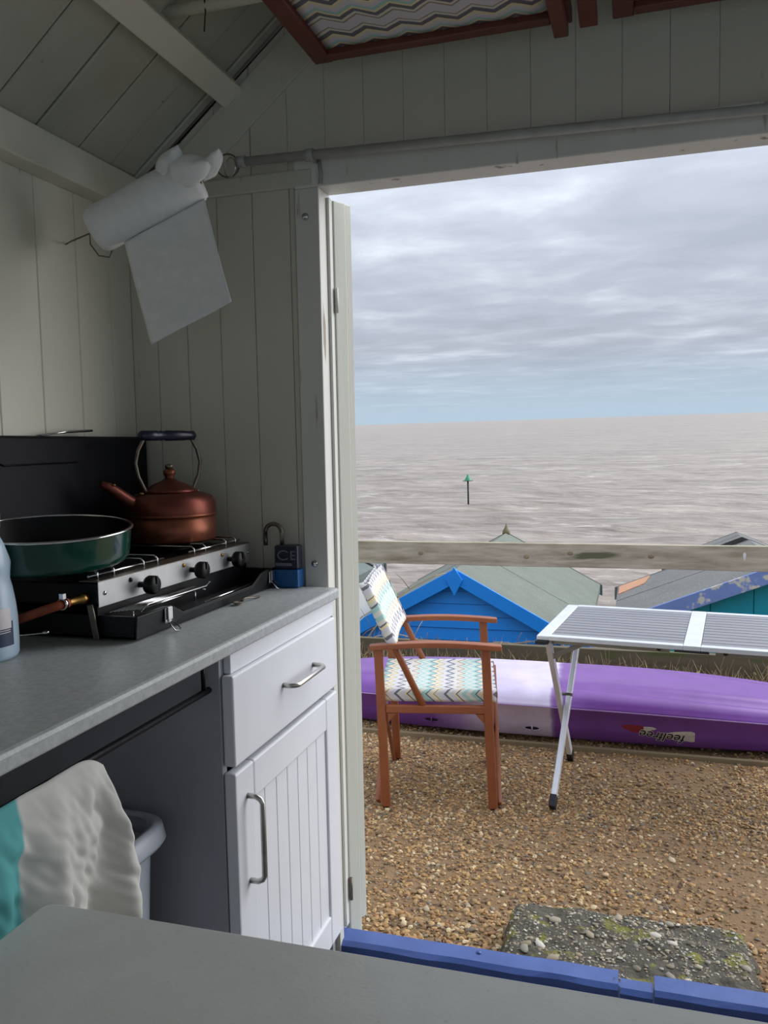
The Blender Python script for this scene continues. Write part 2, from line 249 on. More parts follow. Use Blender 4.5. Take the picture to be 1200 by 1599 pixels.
# ------------------------------------------------------------------ mesh helpers
class MB:
    def __init__(s): s.v = []; s.f = []; s.uv = []; s.smooth = []
    def add(s, vs, fs, smooth=False, uv=None):
        o = len(s.v); s.v += [tuple(p) for p in vs]; s.f += [tuple(i + o for i in f) for f in fs]; s.smooth += [smooth] * len(fs)
        s.uv += list(uv) if uv is not None else [(0, 0)] * len(vs)
        return s
    def box(s, x0, x1, y0, y1, z0, z1):
        x0, x1 = sorted((x0, x1)); y0, y1 = sorted((y0, y1)); z0, z1 = sorted((z0, z1))
        vs = [(x, y, z) for z in (z0, z1) for y in (y0, y1) for x in (x0, x1)]
        return s.add(vs, [(0, 2, 3, 1), (4, 5, 7, 6), (0, 1, 5, 4), (2, 6, 7, 3), (0, 4, 6, 2), (1, 3, 7, 5)])
    def beam(s, a, b, w, h, up=(0, 0, 1)):
        """rectangular bar from a to b: w across, h along 'up'"""
        a = Vector(a); b = Vector(b); d = (b - a).normalized(); u = Vector(up); sd = d.cross(u).normalized(); u = sd.cross(d).normalized()
        vs = []
        for p in (a, b):
            for i, j in ((-1, -1), (1, -1), (1, 1), (-1, 1)): vs.append(p + sd * (w / 2 * i) + u * (h / 2 * j))
        return s.add(vs, [(0, 1, 2, 3), (7, 6, 5, 4), (0, 4, 5, 1), (1, 5, 6, 2), (2, 6, 7, 3), (3, 7, 4, 0)])
    def tube(s, pts, r, n=8, cap=True):
        pts = [Vector(p) for p in pts]; rs = r if isinstance(r, (list, tuple)) else [r] * len(pts)
        vs = []; fs = []; prev = None
        for i, p in enumerate(pts):
            d = (pts[min(i + 1, len(pts) - 1)] - pts[max(i - 1, 0)]).normalized()
            if prev is None:
                a = d.cross(Vector((0, 0, 1)));
                if a.length < 1e-3: a = d.cross(Vector((1, 0, 0)))
                a.normalize()
            else:
                a = prev - d * prev.dot(d); a.normalize()
            prev = a; b2 = d.cross(a)
            for k in range(n):
                t = 2 * math.pi * k / n; vs.append(p + (a * math.cos(t) + b2 * math.sin(t)) * rs[i])
        for i in range(len(pts) - 1):
            for k in range(n):
                k2 = (k + 1) % n; fs.append((i * n + k, i * n + k2, (i + 1) * n + k2, (i + 1) * n + k))
        s.add(vs, fs, True)
        if cap:
            o = len(s.v) - len(vs)
            s.f.append(tuple(o + k for k in range(n - 1, -1, -1))); s.f.append(tuple(o + (len(pts) - 1) * n + k for k in range(n))); s.smooth += [False, False]
        return s
    def lathe(s, prof, c=(0, 0, 0), n=32, axis='z', closed=False, sx=1.0, sy=1.0, cap=True):
        vs = []; fs = []; c = Vector(c)
        for r, h in prof:
            for k in range(n):
                t = 2 * math.pi * k / n; p = (r * math.cos(t) * sx, r * math.sin(t) * sy, h)
                if axis == 'x': p = (p[2], p[0], p[1])
                elif axis == 'y': p = (p[0], p[2], p[1])
                vs.append(c + Vector(p))
        m_ = len(prof)
        for i in range(m_ - 1 + (1 if closed else 0)):
            for k in range(n):
                k2 = (k + 1) % n; a = i * n; b = ((i + 1) % m_) * n; fs.append((a + k, a + k2, b + k2, b + k))
        s.add(vs, fs, True)
        if not closed and cap:
            o = len(s.v) - len(vs)
            if prof[0][0] > 1e-5: s.f.append(tuple(o + k for k in range(n))[::-1]); s.smooth.append(False)
            if prof[-1][0] > 1e-5: s.f.append(tuple(o + (m_ - 1) * n + k for k in range(n))); s.smooth.append(False)
        return s
    def prism(s, poly, a, b, axis='y'):
        """poly in the two other axes extruded from a to b"""
        def P(u, v, t):
            return (u, t, v) if axis == 'y' else ((t, u, v) if axis == 'x' else (u, v, t))
        n = len(poly); vs = [P(u, v, a) for u, v in poly] + [P(u, v, b) for u, v in poly]
        fs = [tuple(range(n)), tuple(range(2 * n - 1, n - 1, -1))] + [(i, i + n, (i + 1) % n + n, (i + 1) % n) for i in range(n)]
        return s.add(vs, fs)
    def grid(s, fn, nu, nv, smooth=True, uvfn=None):
        vs = [fn(i / nu, j / nv) for j in range(nv + 1) for i in range(nu + 1)]
        fs = [(j * (nu + 1) + i, j * (nu + 1) + i + 1, (j + 1) * (nu + 1) + i + 1, (j + 1) * (nu + 1) + i) for j in range(nv) for i in range(nu)]
        uv = [uvfn(i / nu, j / nv) for j in range(nv + 1) for i in range(nu + 1)] if uvfn else None
        return s.add(vs, fs, smooth, uv)

ROOT_M = {}
def obj(name, mb, mt, parent=None, bevel=0.0, seg=2, solid=0.0, subsurf=0, local=False, recalc=True):
    me = bpy.data.meshes.new(name)
    vs = mb.v
    org = None
    if parent is not None:
        r_ = parent
        while r_.parent is not None: r_ = r_.parent
        if not local and r_.name in ROOT_M:
            im = ROOT_M[r_.name]; vs = [im @ Vector(p) for p in vs]
    elif not local:
        org = Vector((sum(p[0] for p in vs) / len(vs), sum(p[1] for p in vs) / len(vs), min(p[2] for p in vs)))
        vs = [Vector(p) - org for p in vs]
    me.from_pydata([tuple(p) for p in vs], [], mb.f)
    if any(u != (0, 0) for u in mb.uv):
        ul = me.uv_layers.new(name='UVMap')
        arr = np.array(mb.uv, dtype=np.float32); li = np.zeros(len(me.loops), dtype=np.int32); me.loops.foreach_get('vertex_index', li)
        ul.data.foreach_set('uv', arr[li].ravel())
    me.polygons.foreach_set('use_smooth', mb.smooth)
    if recalc:
        bm = bmesh.new(); bm.from_mesh(me); bmesh.ops.recalc_face_normals(bm, faces=bm.faces); bm.to_mesh(me); bm.free()
    me.materials.append(mt)
    o = bpy.data.objects.new(name, me); COL.objects.link(o)
    if parent is not None: o.parent = parent
    elif org is not None:
        o.location = org; ROOT_M[o.name] = Matrix.Translation(-org)
    else: ROOT_M[o.name] = Matrix.Identity(4)
    if bevel:
        b = o.modifiers.new('bevel', 'BEVEL'); b.width = bevel; b.segments = seg; b.limit_method = 'ANGLE'; b.angle_limit = R(40)
    if solid:
        b = o.modifiers.new('solid', 'SOLIDIFY'); b.thickness = solid; b.offset = 0
    if subsurf:
        b = o.modifiers.new('sub', 'SUBSURF'); b.levels = subsurf; b.render_levels = subsurf
    return o
def tag(o, label=None, cat=None, group=None, kind=None):
    if label: o['label'] = label
    if cat: o['category'] = cat
    if group: o['group'] = group
    if kind: o['kind'] = kind
    return o
def thing(name, label, cat, loc=(0, 0, 0), rotz=0.0, group=None):
    o = bpy.data.objects.new(name, None); COL.objects.link(o); o.empty_display_size = 0.05
    o.location = loc; o.rotation_euler = (0, 0, rotz)
    ROOT_M[o.name] = (Matrix.Translation(loc) @ Matrix.Rotation(rotz, 4, 'Z')).inverted()
    return tag(o, label, cat, group)
def struct(name, mb, mt, label=None, bevel=0.0, **k):
    return tag(obj(name, mb, mt, bevel=bevel, **k), label, kind='structure')
def B(*a): return MB().box(*a)
def arc(c, r, a0, a1, n, u, v):
    c = Vector(c); u = Vector(u); v = Vector(v)
    return [c + u * (r * math.cos(R(a0 + (a1 - a0) * i / n))) + v * (r * math.sin(R(a0 + (a1 - a0) * i / n))) for i in range(n + 1)]

# ================================================================== HUT SHELL
XL, XR, YF, YB = -1.255, 1.315, 1.905, -1.25
XRIDGE = 0.03; SL = 0.805; ZF = -0.06
def zroof(x):
    return 1.93 + SL * ((x + 1.2) if x <= XRIDGE else (XRIDGE + 1.2 - (x - XRIDGE)))
JX, JR, ZL = -0.722, 1.12, 1.862          # doorway: left jamb, right jamb, lintel underside

floor_o = struct('floor', B(XL - 0.06, XR + 0.06, YB, 1.87, ZF - 0.06, ZF - 0.022), M['gap'], 'dark boarded floor of the beach hut')
for i in range(14):
    x0 = XL + i * 0.184
    obj('floor_board', B(x0 + 0.002, x0 + 0.182, YB, 1.87, ZF - 0.022, ZF), M['floor'], floor_o, bevel=0.002, seg=1)

# left wall with its vertical boards
wl = struct('wall_left', B(XL - 0.05, XL - 0.02, YB, YF + 0.03, ZF, 1.90), M['gap'], 'cream painted board wall behind the worktop')
ys = [1.9235, 1.82, 1.69, 1.554] + [1.554 - 0.1335 * i for i in range(1, 21)]
for a, b in zip(ys[:-1], ys[1:]):
    obj('wall_board', B(XL - 0.02, XL, b + 0.0009, a - 0.0009, ZF, 1.90), M['cream'], wl, bevel=0.0018, seg=1)

# front wall: boards beside and above the doorway
wf = struct('wall_front', MB().prism([(XL - 0.05, ZF), (JX - 0.02, ZF), (JX - 0.02, ZL + 0.03), (JR + 0.02, ZL + 0.03), (JR + 0.02, ZF), (XR + 0.05, ZF), (XR + 0.05, 1.87), (XRIDGE, zroof(XRIDGE)), (XL - 0.05, 1.87)], YF + 0.02, YF + 0.05), M['gap'], 'grey-white boarded gable wall around the open doorway')
xs = [XL + 0.0005, -1.18, -1.093, -0.998, -0.901, -0.802]
while xs[-1] < XR - 0.1: xs.append(xs[-1] + 0.097)
xs.append(XR)
for a, b in zip(xs[:-1], xs[1:]):
    z0 = ZF if (a <= JX - 0.065 or a >= JR + 0.03) else ZL + 0.01
    gp = 0.0007 if b < JX - 0.05 else 0.0003
    a2, b2 = a + gp, b - gp
    if z0 == ZF and b2 > JX - 0.06 and a < 0: 
        obj('wall_board', B(a2, JX - 0.064, YF, YF + 0.018, ZF, ZL + 0.008), M['grey_paint'], wf, bevel=0.0022, seg=1); z0 = ZL + 0.01
    poly = [(a2, z0), (b2, z0), (b2, zroof(b2) - 0.004)]
    if a2 < XRIDGE < b2: poly.append((XRIDGE, zroof(XRIDGE) - 0.004))
    poly.append((a2, zroof(a2) - 0.004))
    obj('wall_board', MB().prism(poly, YF + random.uniform(0, 0.0008), YF + 0.018), M['grey_paint'], wf, bevel=0.0010 if b < JX - 0.05 else 0.0006, seg=1)
# outer cladding of the gable
clad = obj('outer_cladding', MB().prism([(XL - 0.06, -0.25), (JX - 0.06, -0.25), (JX - 0.06, ZL + 0.07), (JR + 0.06, ZL + 0.07), (JR + 0.06, -0.25), (XR + 0.06, -0.25), (XR + 0.06, 1.87), (XRIDGE, zroof(XRIDGE)), (XL - 0.06, 1.87)], YF + 0.051, YF + 0.068), M['white_clean'], wf)

# right and back walls, unseen; windows added to brighten the hut inside
def holed(axis, c0, c1, u0, u1, v0, v1, hu0, hu1, hv0, hv1):
    mb = MB()
    for a, b, p, q in ((u0, hu0, v0, v1), (hu1, u1, v0, v1), (hu0, hu1, v0, hv0), (hu0, hu1, hv1, v1)):
        if axis == 'x': mb.box(c0, c1, a, b, p, q)
        else: mb.box(a, b, c0, c1, p, q)
    return mb
struct('wall_right', holed('x', XR, XR + 0.05, YB, YF + 0.02, ZF, 1.90, -1.00, 1.02, 0.70, 1.80), M['cream'], 'boarded wall on the far right of the hut with an added window')
wb_ = struct('wall_back', holed('y', YB - 0.04, YB, XL - 0.05, XR + 0.05, ZF, 1.90, -0.80, 0.86, 0.80, 1.80), M['cream'], 'boarded wall behind the viewer with an added window')
obj('gable_panel', MB().prism([(XL - 0.02, 1.9005), (XR + 0.02, 1.9005), (XRIDGE, zroof(XRIDGE))], YB - 0.04, YB), M['cream'], wb_)
M['pane'] = bpy.data.materials.new('added_window_glass'); M['pane'].use_nodes = True
_t = M['pane'].node_tree; _t.nodes.remove(_t.nodes['Principled BSDF'])
_g = _t.nodes.new('ShaderNodeBsdfGlossy'); _g.inputs['Roughness'].default_value = 0.02; _tr = _t.nodes.new('ShaderNodeBsdfTransparent'); _mx = _t.nodes.new('ShaderNodeMixShader'); _mx.inputs[0].default_value = 0.08
_t.links.new(_tr.outputs[0], _mx.inputs[1]); _t.links.new(_g.outputs[0], _mx.inputs[2]); _t.links.new(_mx.outputs[0], _t.nodes['Material Output'].inputs[0])
def window(name, axis, c, u0, u1, v0, v1, label):
    fr_ = MB(); um = (u0 + u1) / 2
    for a, b, p, q in ((u0, u0 + 0.04, v0, v1), (u1 - 0.04, u1, v0, v1), (u0 + 0.04, u1 - 0.04, v0, v0 + 0.04), (u0 + 0.04, u1 - 0.04, v1 - 0.04, v1), (um - 0.015, um + 0.015, v0 + 0.04, v1 - 0.04)):
        if axis == 'x': fr_.box(c - 0.02, c + 0.02, a, b, p, q)
        else: fr_.box(a, b, c - 0.02, c + 0.02, p, q)
    w_ = struct(name, fr_, M['white_clean'], label)
    for a, b in ((u0 + 0.041, um - 0.016), (um + 0.016, u1 - 0.041)):
        obj('pane', B(c - 0.002, c + 0.002, a, b, v0 + 0.041, v1 - 0.041) if axis == 'x' else B(a, b, c - 0.002, c + 0.002, v0 + 0.041, v1 - 0.041), M['pane'], w_)
window('added_window_1', 'x', XR + 0.025, -1.00, 1.02, 0.70, 1.80, 'unseen white framed window added in the right wall for daylight')  # added out of view to light the left wall and worktop
window('added_window_2', 'y', YB - 0.02, -0.80, 0.86, 0.80, 1.80, 'unseen white framed window added behind the viewer for daylight')  # added out of view to light the front wall and roof boards

# roof: an outer skin and boards running up the slope
ceil = struct('ceiling', MB().prism([(XL - 0.15, zroof(XL - 0.15) + 0.05), (XRIDGE, zroof(XRIDGE) + 0.05), (XR + 0.10, zroof(XR + 0.10) + 0.05), (XR + 0.10, zroof(XR + 0.10) + 0.08), (XRIDGE, zroof(XRIDGE) + 0.085), (XL - 0.15, zroof(XL - 0.15) + 0.08)], YB - 0.05, YF + 0.20), M['gap'], 'dark felted roof over the sloping ceiling boards')
yb = [1.903, 1.872, 1.775, 1.655, 1.516, 1.392] + [1.392 - 0.132 * i for i in range(1, 21)]
for side in (0, 1):
    for a, b in zip(yb[:-1], yb[1:]):
        a2, b2 = a - 0.0022, b + 0.0022
        e0, e1 = (XL - 0.05, XRIDGE - 0.001) if side == 0 else (XRIDGE + 0.001, XR + 0.05)
        th = 0.022 + random.uniform(-0.004, 0.003)
        mb = MB().prism([(e0, zroof(e0) + 0.028 - th), (e1, zroof(e1) + 0.028 - th), (e1, zroof(e1) + 0.045), (e0, zroof(e0) + 0.045)], b2, a2)
        obj('ceiling_board', mb, M['roof_paint'], ceil, bevel=0.003, seg=1)

# wall plate and purlins (painted timbers)
tag(obj('trim_1', B(XL, -1.2, YB, YF - 0.003, 1.845, 1.928), M['cream'], bevel=0.004), 'cream painted wall plate along the top of the left wall', kind='structure')
sdir = Vector((1, 0, SL)).normalized(); ndir = Vector((SL, 0, -1)).normalized()
def purlin(name, uc, sign, label):
    c = Vector((uc[0], 0, uc[1])); s_, n_ = sdir.copy(), ndir.copy()
    if sign < 0:
        c.x = 2 * XRIDGE - c.x; s_.x *= -1; n_.x *= -1
    pts = [c + s_ * -0.031, c + s_ * 0.031, c + s_ * 0.031 - n_ * 0.045, c + s_ * -0.031 - n_ * 0.045]
    tag(obj(name, MB().prism([(p.x, p.z) for p in pts], YB, YF - 0.003), M['cream'], bevel=0.004), label, kind='structure')
purlin('trim_2', (-0.937, 2.093), 1, 'cream painted purlin under the left roof slope')
purlin('trim_3', (-0.937, 2.093), -1, 'cream painted purlin under the right roof slope')
# front rafter lying flat on the gable boards under the roof
pr = [(-1.19, zroof(-1.19) - 0.03), (XRIDGE, zroof(XRIDGE) - 0.03), (XRIDGE, zroof(XRIDGE) - 0.15), (-1.09, zroof(-1.09) - 0.15)]
tag(obj('trim_4', MB().prism(pr, YF - 0.006, YF - 0.0002), M['grey_paint'], bevel=0.002), 'flat rafter board along the left slope of the gable', kind='structure')
# header board left of the lintel
tag(obj('trim_5', B(XL + 0.002, -0.737, YF - 0.010, YF - 0.0005, ZL + 0.004, ZL + 0.046), M['grey_paint'], bevel=0.004), 'painted header board left of the lintel with a cut end', kind='structure')

# door frame
fr = tag(obj('trim_6', B(-0.784, JX, YF - 0.009, YF + 0.07, ZF, ZL), M['white_old'], bevel=0.003), 'peeling white door post beside the cabinet', kind='structure')
for z in (1.795, 0.955):
    mb = MB().lathe([(0.0, -0.007), (0.006, -0.0065), (0.0085, -0.003), (0.009, 0.0)], (-0.757, YF - 0.009, z), 12, 'y')
    tag(obj('bolt_head', mb, M['chrome'], fr), None)
tag(obj('trim_7', B(-0.784, JR + 0.06, YF - 0.009, YF + 0.07, ZL, ZL + 0.066), M['white_old'], bevel=0.003), 'peeling white lintel across the top of the doorway', kind='structure')
tag(obj('trim_8', B(JR, JR + 0.062, YF - 0.009, YF + 0.07, ZF, ZL), M['white_old'], bevel=0.003), 'white door post at the right of the doorway', kind='structure')
# stop bead on the left post
tag(obj('trim_9', B(JX - 0.0, JX + 0.008, YF + 0.040, YF + 0.066, -0.01, ZL - 0.012), M['white_old'], bevel=0.002), 'thin white stop bead on the door post', kind='structure')

# blue threshold: two split lengths of painted timber
sill = struct('trim_10', B(JX - 0.03, JR, 1.868, 1.930, -0.075, -0.028), M['blue_sill'], 'blue painted door sill', bevel=0.003)
def sill_piece(x0, x1, y0, y1, dz):
    def fn(u, v):
        return None
    n = 18; mb = MB(); vs = []
    for i in range(n + 1):
        xx = x0 + (x1 - x0) * i / n; w = 0.0025 * mnoise.noise(Vector((xx * 9, 3, 1)))
        for (yy, zz) in ((y0 + w, -0.030), (y0 + w * 2, -0.012 + dz + w), (y0 + 0.012, -0.004 + dz + w), (y1 + w, -0.002 + dz), (y1 + w, -0.030)):
            vs.append((xx, yy, zz))
    fs = [(i * 5 + k, (i + 1) * 5 + k, (i + 1) * 5 + (k + 1) % 5, i * 5 + (k + 1) % 5) for i in range(n) for k in range(5)]
    mb.add(vs, fs + [(0, 1, 2, 3, 4), tuple(n * 5 + k for k in (4, 3, 2, 1, 0))])
    obj('sill_strip', mb, M['blue_sill'], sill)
sill_piece(JX - 0.03, -0.03, 1.871, 1.932, 0.0)
sill_piece(-0.026, 0.046, 1.871, 1.915, -0.007)
sill_piece(0.050, JR, 1.871, 1.934, 0.0)
mb = MB().lathe([(0.007, 0.0), (0.006, 0.004), (0.0, 0.005)], (-0.36, 1.915, -0.004), 10)
obj('screw_head', mb, M['blue_sill'], sill)

# open door leaf folded back outside (only its hinge edge shows)
dl = thing('door_1', None, None, (-0.700, 1.985, -0.045), R(150)); dl['label'] = 'white painted door leaf folded back outside the left post'; dl['kind'] = 'structure'
DW = 0.74
for k in range(7):
    x0 = 0.004 + k * DW / 7
    obj('door_board', B(x0, x0 + DW / 7 - 0.002, -0.040, -0.020, 0.0 if k else 0.03, 1.892), M['white_clean'], dl, bevel=0.002, seg=1, local=True)
obj('door_stile', B(0, 0.09, -0.019, 0.022, -0.02, 1.893), M['white_clean'], dl, bevel=0.003, local=True)
obj('door_stile', B(DW - 0.09, DW, -0.019, 0.022, -0.02, 1.893), M['white_clean'], dl, bevel=0.003, local=True)
for z in (0.05, 0.9, 1.75):
    obj('door_rail', B(0.092, DW - 0.092, -0.019, 0.020, z, z + 0.11), M['white_clean'], dl, bevel=0.003, local=True)
for z, hm in ((0.10, 'rust_steel'), (1.62, 'white_clean')):
    obj('hinge', MB().tube([(-0.003, 0.020, z), (-0.003, 0.020, z + 0.06)], 0.0045, 8), M[hm], dl, local=True)

# ================================================================== OUTDOOR GROUND
ZG = -0.23
def gz(x, y):
    z = ZG + 0.012 * mnoise.noise(Vector((x * 1.3, y * 1.3, 0.3))) + 0.006 * mnoise.noise(Vector((x * 5, y * 5, 2.3)))
    return z
gm = MB().grid(lambda u, v: (-4 + 8.5 * u, 1.975 + 3.6 * v, gz(-4 + 8.5 * u, 1.975 + 3.6 * v) - (0.12 * max(0, v - 0.86) / 0.14)), 170, 80)
ground = struct('ground', gm, M['dirt'], 'packed earth terrace scattered with brown gravel')
def pebble_proto(seed):
    bm = bmesh.new(); bmesh.ops.create_icosphere(bm, subdivisions=1, radius=1.0)
    r_ = random.Random(seed)
    for v in bm.verts: v.co *= 1 + r_.uniform(-0.26, 0.2)
    vs = np.array([v.co[:] for v in bm.verts]); bm.verts.index_update(); fs = np.array([[v.index for v in f.verts] for f in bm.faces]); bm.free()
    return vs, fs
protos = [pebble_proto(i) for i in range(8)]
proto_small = []
for i in range(6):
    bm = bmesh.new(); bmesh.ops.create_icosphere(bm, subdivisions=1, radius=1.0)
    # octahedron-like light pebbles for the mass
    bm.free()
def octa(seed):
    r_ = np.random.default_rng(seed)
    t = (1 + 5 ** 0.5) / 2
    v = np.array([(-1, t, 0), (1, t, 0), (-1, -t, 0), (1, -t, 0), (0, -1, t), (0, 1, t), (0, -1, -t), (0, 1, -t), (t, 0, -1), (t, 0, 1), (-t, 0, -1), (-t, 0, 1)]) / 1.9
    v = v * (1 + r_.uniform(-0.32, 0.25, (12, 1)))
    f = np.array([(0, 11, 5), (0, 5, 1), (0, 1, 7), (0, 7, 10), (0, 10, 11), (1, 5, 9), (5, 11, 4), (11, 10, 2), (10, 7, 6), (7, 1, 8), (3, 9, 4), (3, 4, 2), (3, 2, 6), (3, 6, 8), (3, 8, 9), (4, 9, 5), (2, 4, 11), (6, 2, 10), (8, 6, 7), (9, 8, 1)])
    return v, f
octs = [octa(i) for i in range(10)]
SLAB = (-0.36, 0.325, 2.00, 2.44)
def in_slab(x, y): return SLAB[0] - 0.01 < x < SLAB[1] + 0.01 and y < SLAB[3] + 0.01
def rotm(r_):
    a, b, c = r_.uniform(0, 6.28), r_.uniform(-0.35, 0.35), r_.uniform(-0.35, 0.35)
    return np.array(Euler((b, c, a)).to_matrix())
# 300 largest pebbles as parts
prs = random.Random(11); meshes = []
for i, (v, f) in enumerate(protos):
    me = bpy.data.meshes.new('pebble'); me.from_pydata([tuple(p) for p in v], [], [tuple(q) for q in f.tolist()]); me.polygons.foreach_set('use_smooth', [True] * len(f)); me.materials.append(M['pebble']); meshes.append(me)
placed = 0; taken = []
org = ground.location
while placed < 300:
    if placed < 210:
        y = 1.99 + 0.55 * prs.random() ** 1.4; x = -0.72 + (0.36 + 0.02) * prs.random() if prs.random() < 0.72 else 0.33 + 0.25 * prs.random()
        s = prs.uniform(0.007, 0.0135)
    else:
        y = prs.uniform(2.1, 3.9); x = prs.uniform(-0.30 * y - 0.2, 0.17 * y + 0.1); s = prs.uniform(0.009, 0.014)
    if in_slab(x, y): continue
    if any((x - a) ** 2 + (y - b) ** 2 < ((s + c) * 0.72) ** 2 for a, b, c in taken): 
        if prs.random() < 0.93: continue
    taken.append((x, y, s))
    o = bpy.data.objects.new('pebble', meshes[placed % 8]); COL.objects.link(o); o.parent = ground
    o.location = Vector((x, y, gz(x, y) + s * 0.25)) - org; o.scale = (s * prs.uniform(0.9, 1.35), s, s * prs.uniform(0.5, 0.75)); o.rotation_euler = (prs.uniform(-.3, .3), prs.uniform(-.3, .3), prs.uniform(0, 6.28))
    placed += 1
# the mass of small gravel
NP = 58000
VV = []; FF = []; off = 0; cnt = 0
while cnt < NP:
    x = rng.uniform(-1.9, 1.5); y = 1.98 + 2.75 * rng.random() ** 0.85
    if in_slab(x, y): continue
    dens = 0.74 + 1.5 * mnoise.noise(Vector((x * 1.6 + 5, y * 1.9, 7.7))) + (0.35 if y < 2.5 and x < -0.3 else 0) + (0.3 if y > 3.2 else 0) - (0.35 if (2.5 < y < 3.0 and x > -0.5) else 0)
    if rng.random() > max(0.16, dens): continue
    s = 0.0032 + 0.0058 * rng.random() ** 1.8 + (0.0022 if y < 2.4 and x < -0.25 else 0)
    v, f = octs[cnt % 10]
    p = (v * np.array([s * rng.uniform(1.0, 1.5), s, s * rng.uniform(0.55, 0.8)])) @ rotm(rng).T + np.array([x, y, gz(x, y) + s * 0.22])
    VV.append(p); FF.append(f + off); off += 12; cnt += 1
def np_mesh(name, V, F_, mt, smooth=True):
    me = bpy.data.meshes.new(name); me.vertices.add(len(V)); me.vertices.foreach_set('co', V.astype(np.float32).ravel())
    n = F_.shape[1]; me.loops.add(F_.size); me.loops.foreach_set('vertex_index', F_.astype(np.int32).ravel())
    me.polygons.add(len(F_)); me.polygons.foreach_set('loop_start', np.arange(0, F_.size, n, dtype=np.int32))
    me.update(calc_edges=True); me.validate(); me.polygons.foreach_set('use_smooth', [smooth] * len(me.polygons)); me.materials.append(mt)
    return me
V = np.concatenate(VV) - np.array(org); F_ = np.concatenate(FF)
gr = bpy.data.objects.new('gravel', np_mesh('gravel', V, F_, M['pebble'], False)); COL.objects.link(gr); gr.parent = ground; gr['kind'] = 'stuff'; gr['label'] = 'loose brown and golden gravel'

# concrete slab with exposed stones and moss
def slab_fn(u, v):
    x = SLAB[0] + (SLAB[1] - SLAB[0]) * u; y = SLAB[2] + (SLAB[3] - SLAB[2]) * v
    e = min(u, 1 - u, 1 - v) ; edge = max(0, 0.05 - e) / 0.05
    x += 0.034 * mnoise.noise(Vector((u * 3, v * 9, 4))) * edge; y += 0.036 * mnoise.noise(Vector((u * 11, v * 2, 9))) * edge
    return (x, y, -0.145 + 0.010 * mnoise.noise(Vector((x * 9, y * 9, 0))) + 0.006 * mnoise.noise(Vector((x * 30, y * 30, 1))) - 0.075 * edge ** 1.6)
slab = obj('concrete_step', MB().grid(slab_fn, 70, 46), M['concrete'], solid=0.0)
tag(slab, 'mossy concrete step slab with exposed pebbles outside the blue sill', 'step')
srs = random.Random(5); so = slab.location
smesh = []
for i, (v, f) in enumerate(protos):
    me = bpy.data.meshes.new('stone'); me.from_pydata([tuple(p) for p in v], [], [tuple(q) for q in f.tolist()]); me.polygons.foreach_set('use_smooth', [True] * len(f)); me.materials.append(M['slab_stone']); smesh.append(me)
for i in range(290):
    u = srs.uniform(0.03, 0.97); v = srs.uniform(0.2, 0.96); p = slab_fn(u, v); big = i < 26
    s = srs.uniform(0.009, 0.015) if big else srs.uniform(0.003, 0.0075)
    o = bpy.data.objects.new('stone', smesh[i % 8]); COL.objects.link(o); o.parent = slab
    o.location = Vector((p[0], p[1], p[2] + s * 0.12)) - so; o.scale = (s * srs.uniform(0.9, 1.5), s, s * 0.55); o.rotation_euler = (srs.uniform(-.2, .2), srs.uniform(-.2, .2), srs.uniform(0, 6.28))

VV = []; FF = []; off = 0
for i in range(2600):
    u = rng.uniform(0.02, 0.98); v = rng.uniform(0.1, 0.97)
    if mnoise.noise(Vector((u * 6, v * 4, 2.2))) < -0.25: continue
    p = slab_fn(u, v); sz = 0.0014 + 0.0036 * rng.random() ** 2
    v_, f_ = octs[i % 10]
    VV.append((v_ * np.array([sz * 1.3, sz, sz * 0.6])) @ rotm(rng).T + np.array(p) - np.array(so) + np.array([0, 0, sz * 0.1])); FF.append(f_ + off); off += 12
ag = bpy.data.objects.new('fine_aggregate', np_mesh('fine_aggregate', np.concatenate(VV), np.concatenate(FF), M['slab_stone'], False)); COL.objects.link(ag); ag.parent = slab; ag['kind'] = 'stuff'

# sloping bank below the fence
def bank_fn(u, v):
    y = 5.35 + 16.5 * v; x = -14 + 30 * u
    return (x, y, -0.36 - 3.9 * (1 - (1 - v) ** 2.1) + 0.08 * mnoise.noise(Vector((x * .6, y * .6, 1))))
struct('bank', MB().grid(bank_fn, 60, 40), M['bank'], 'dry grassy bank falling from the terrace to the shore')
tag(obj('timber_edging', B(-2.4, 1.9, 3.945, 3.968, -0.34, -0.206), M['sleeper'], bevel=0.004), 'low timber edging board under the kayak', kind='structure')

# ================================================================== SEA
def sea_z(x, y): return (UP.dot(Vector((0, 0, 1.24))) - 6.0 - UP.x * x - UP.y * y) / UP.z
rows = [17.5]
while rows[-1] < 9000: rows.append(rows[-1] * (1.0125 if rows[-1] < 150 else 1.06))
ncol = 260; VV = []
wv = [(rng.uniform(0, 6.28), lam, amp, rng.normal(0, 0.35)) for lam, amp in ((6.5, .10), (4.2, .065), (2.6, .05), (1.7, .032), (1.1, .02), (9.0, .12))]
for y in rows:
    th = np.linspace(-0.82, 0.82, ncol); xx = np.tan(th) * y
    zz = np.array([sea_z(a, y) for a in xx])
    fade = max(0.0, 1 - (y - 17) / 150) ** 0.7
    h = np.zeros(ncol)
    for ph, lam, amp, an in wv:
        q = np.sin(2 * np.pi / lam * (y * math.cos(an) + xx * math.sin(an)) + ph + 1.6 * np.sin(xx * 0.13 + ph * 3 + y * 0.05))
        h += amp * (q + 0.5 * q * q)
    VV.append(np.stack([xx, np.full(ncol, y), zz + h * fade], 1))
V = np.concatenate(VV); nr = len(rows)
ii = np.arange((nr - 1) * ncol).reshape(nr - 1, ncol)[:, :-1].ravel()
F_ = np.stack([ii, ii + 1, ii + 1 + ncol, ii + ncol], 1)
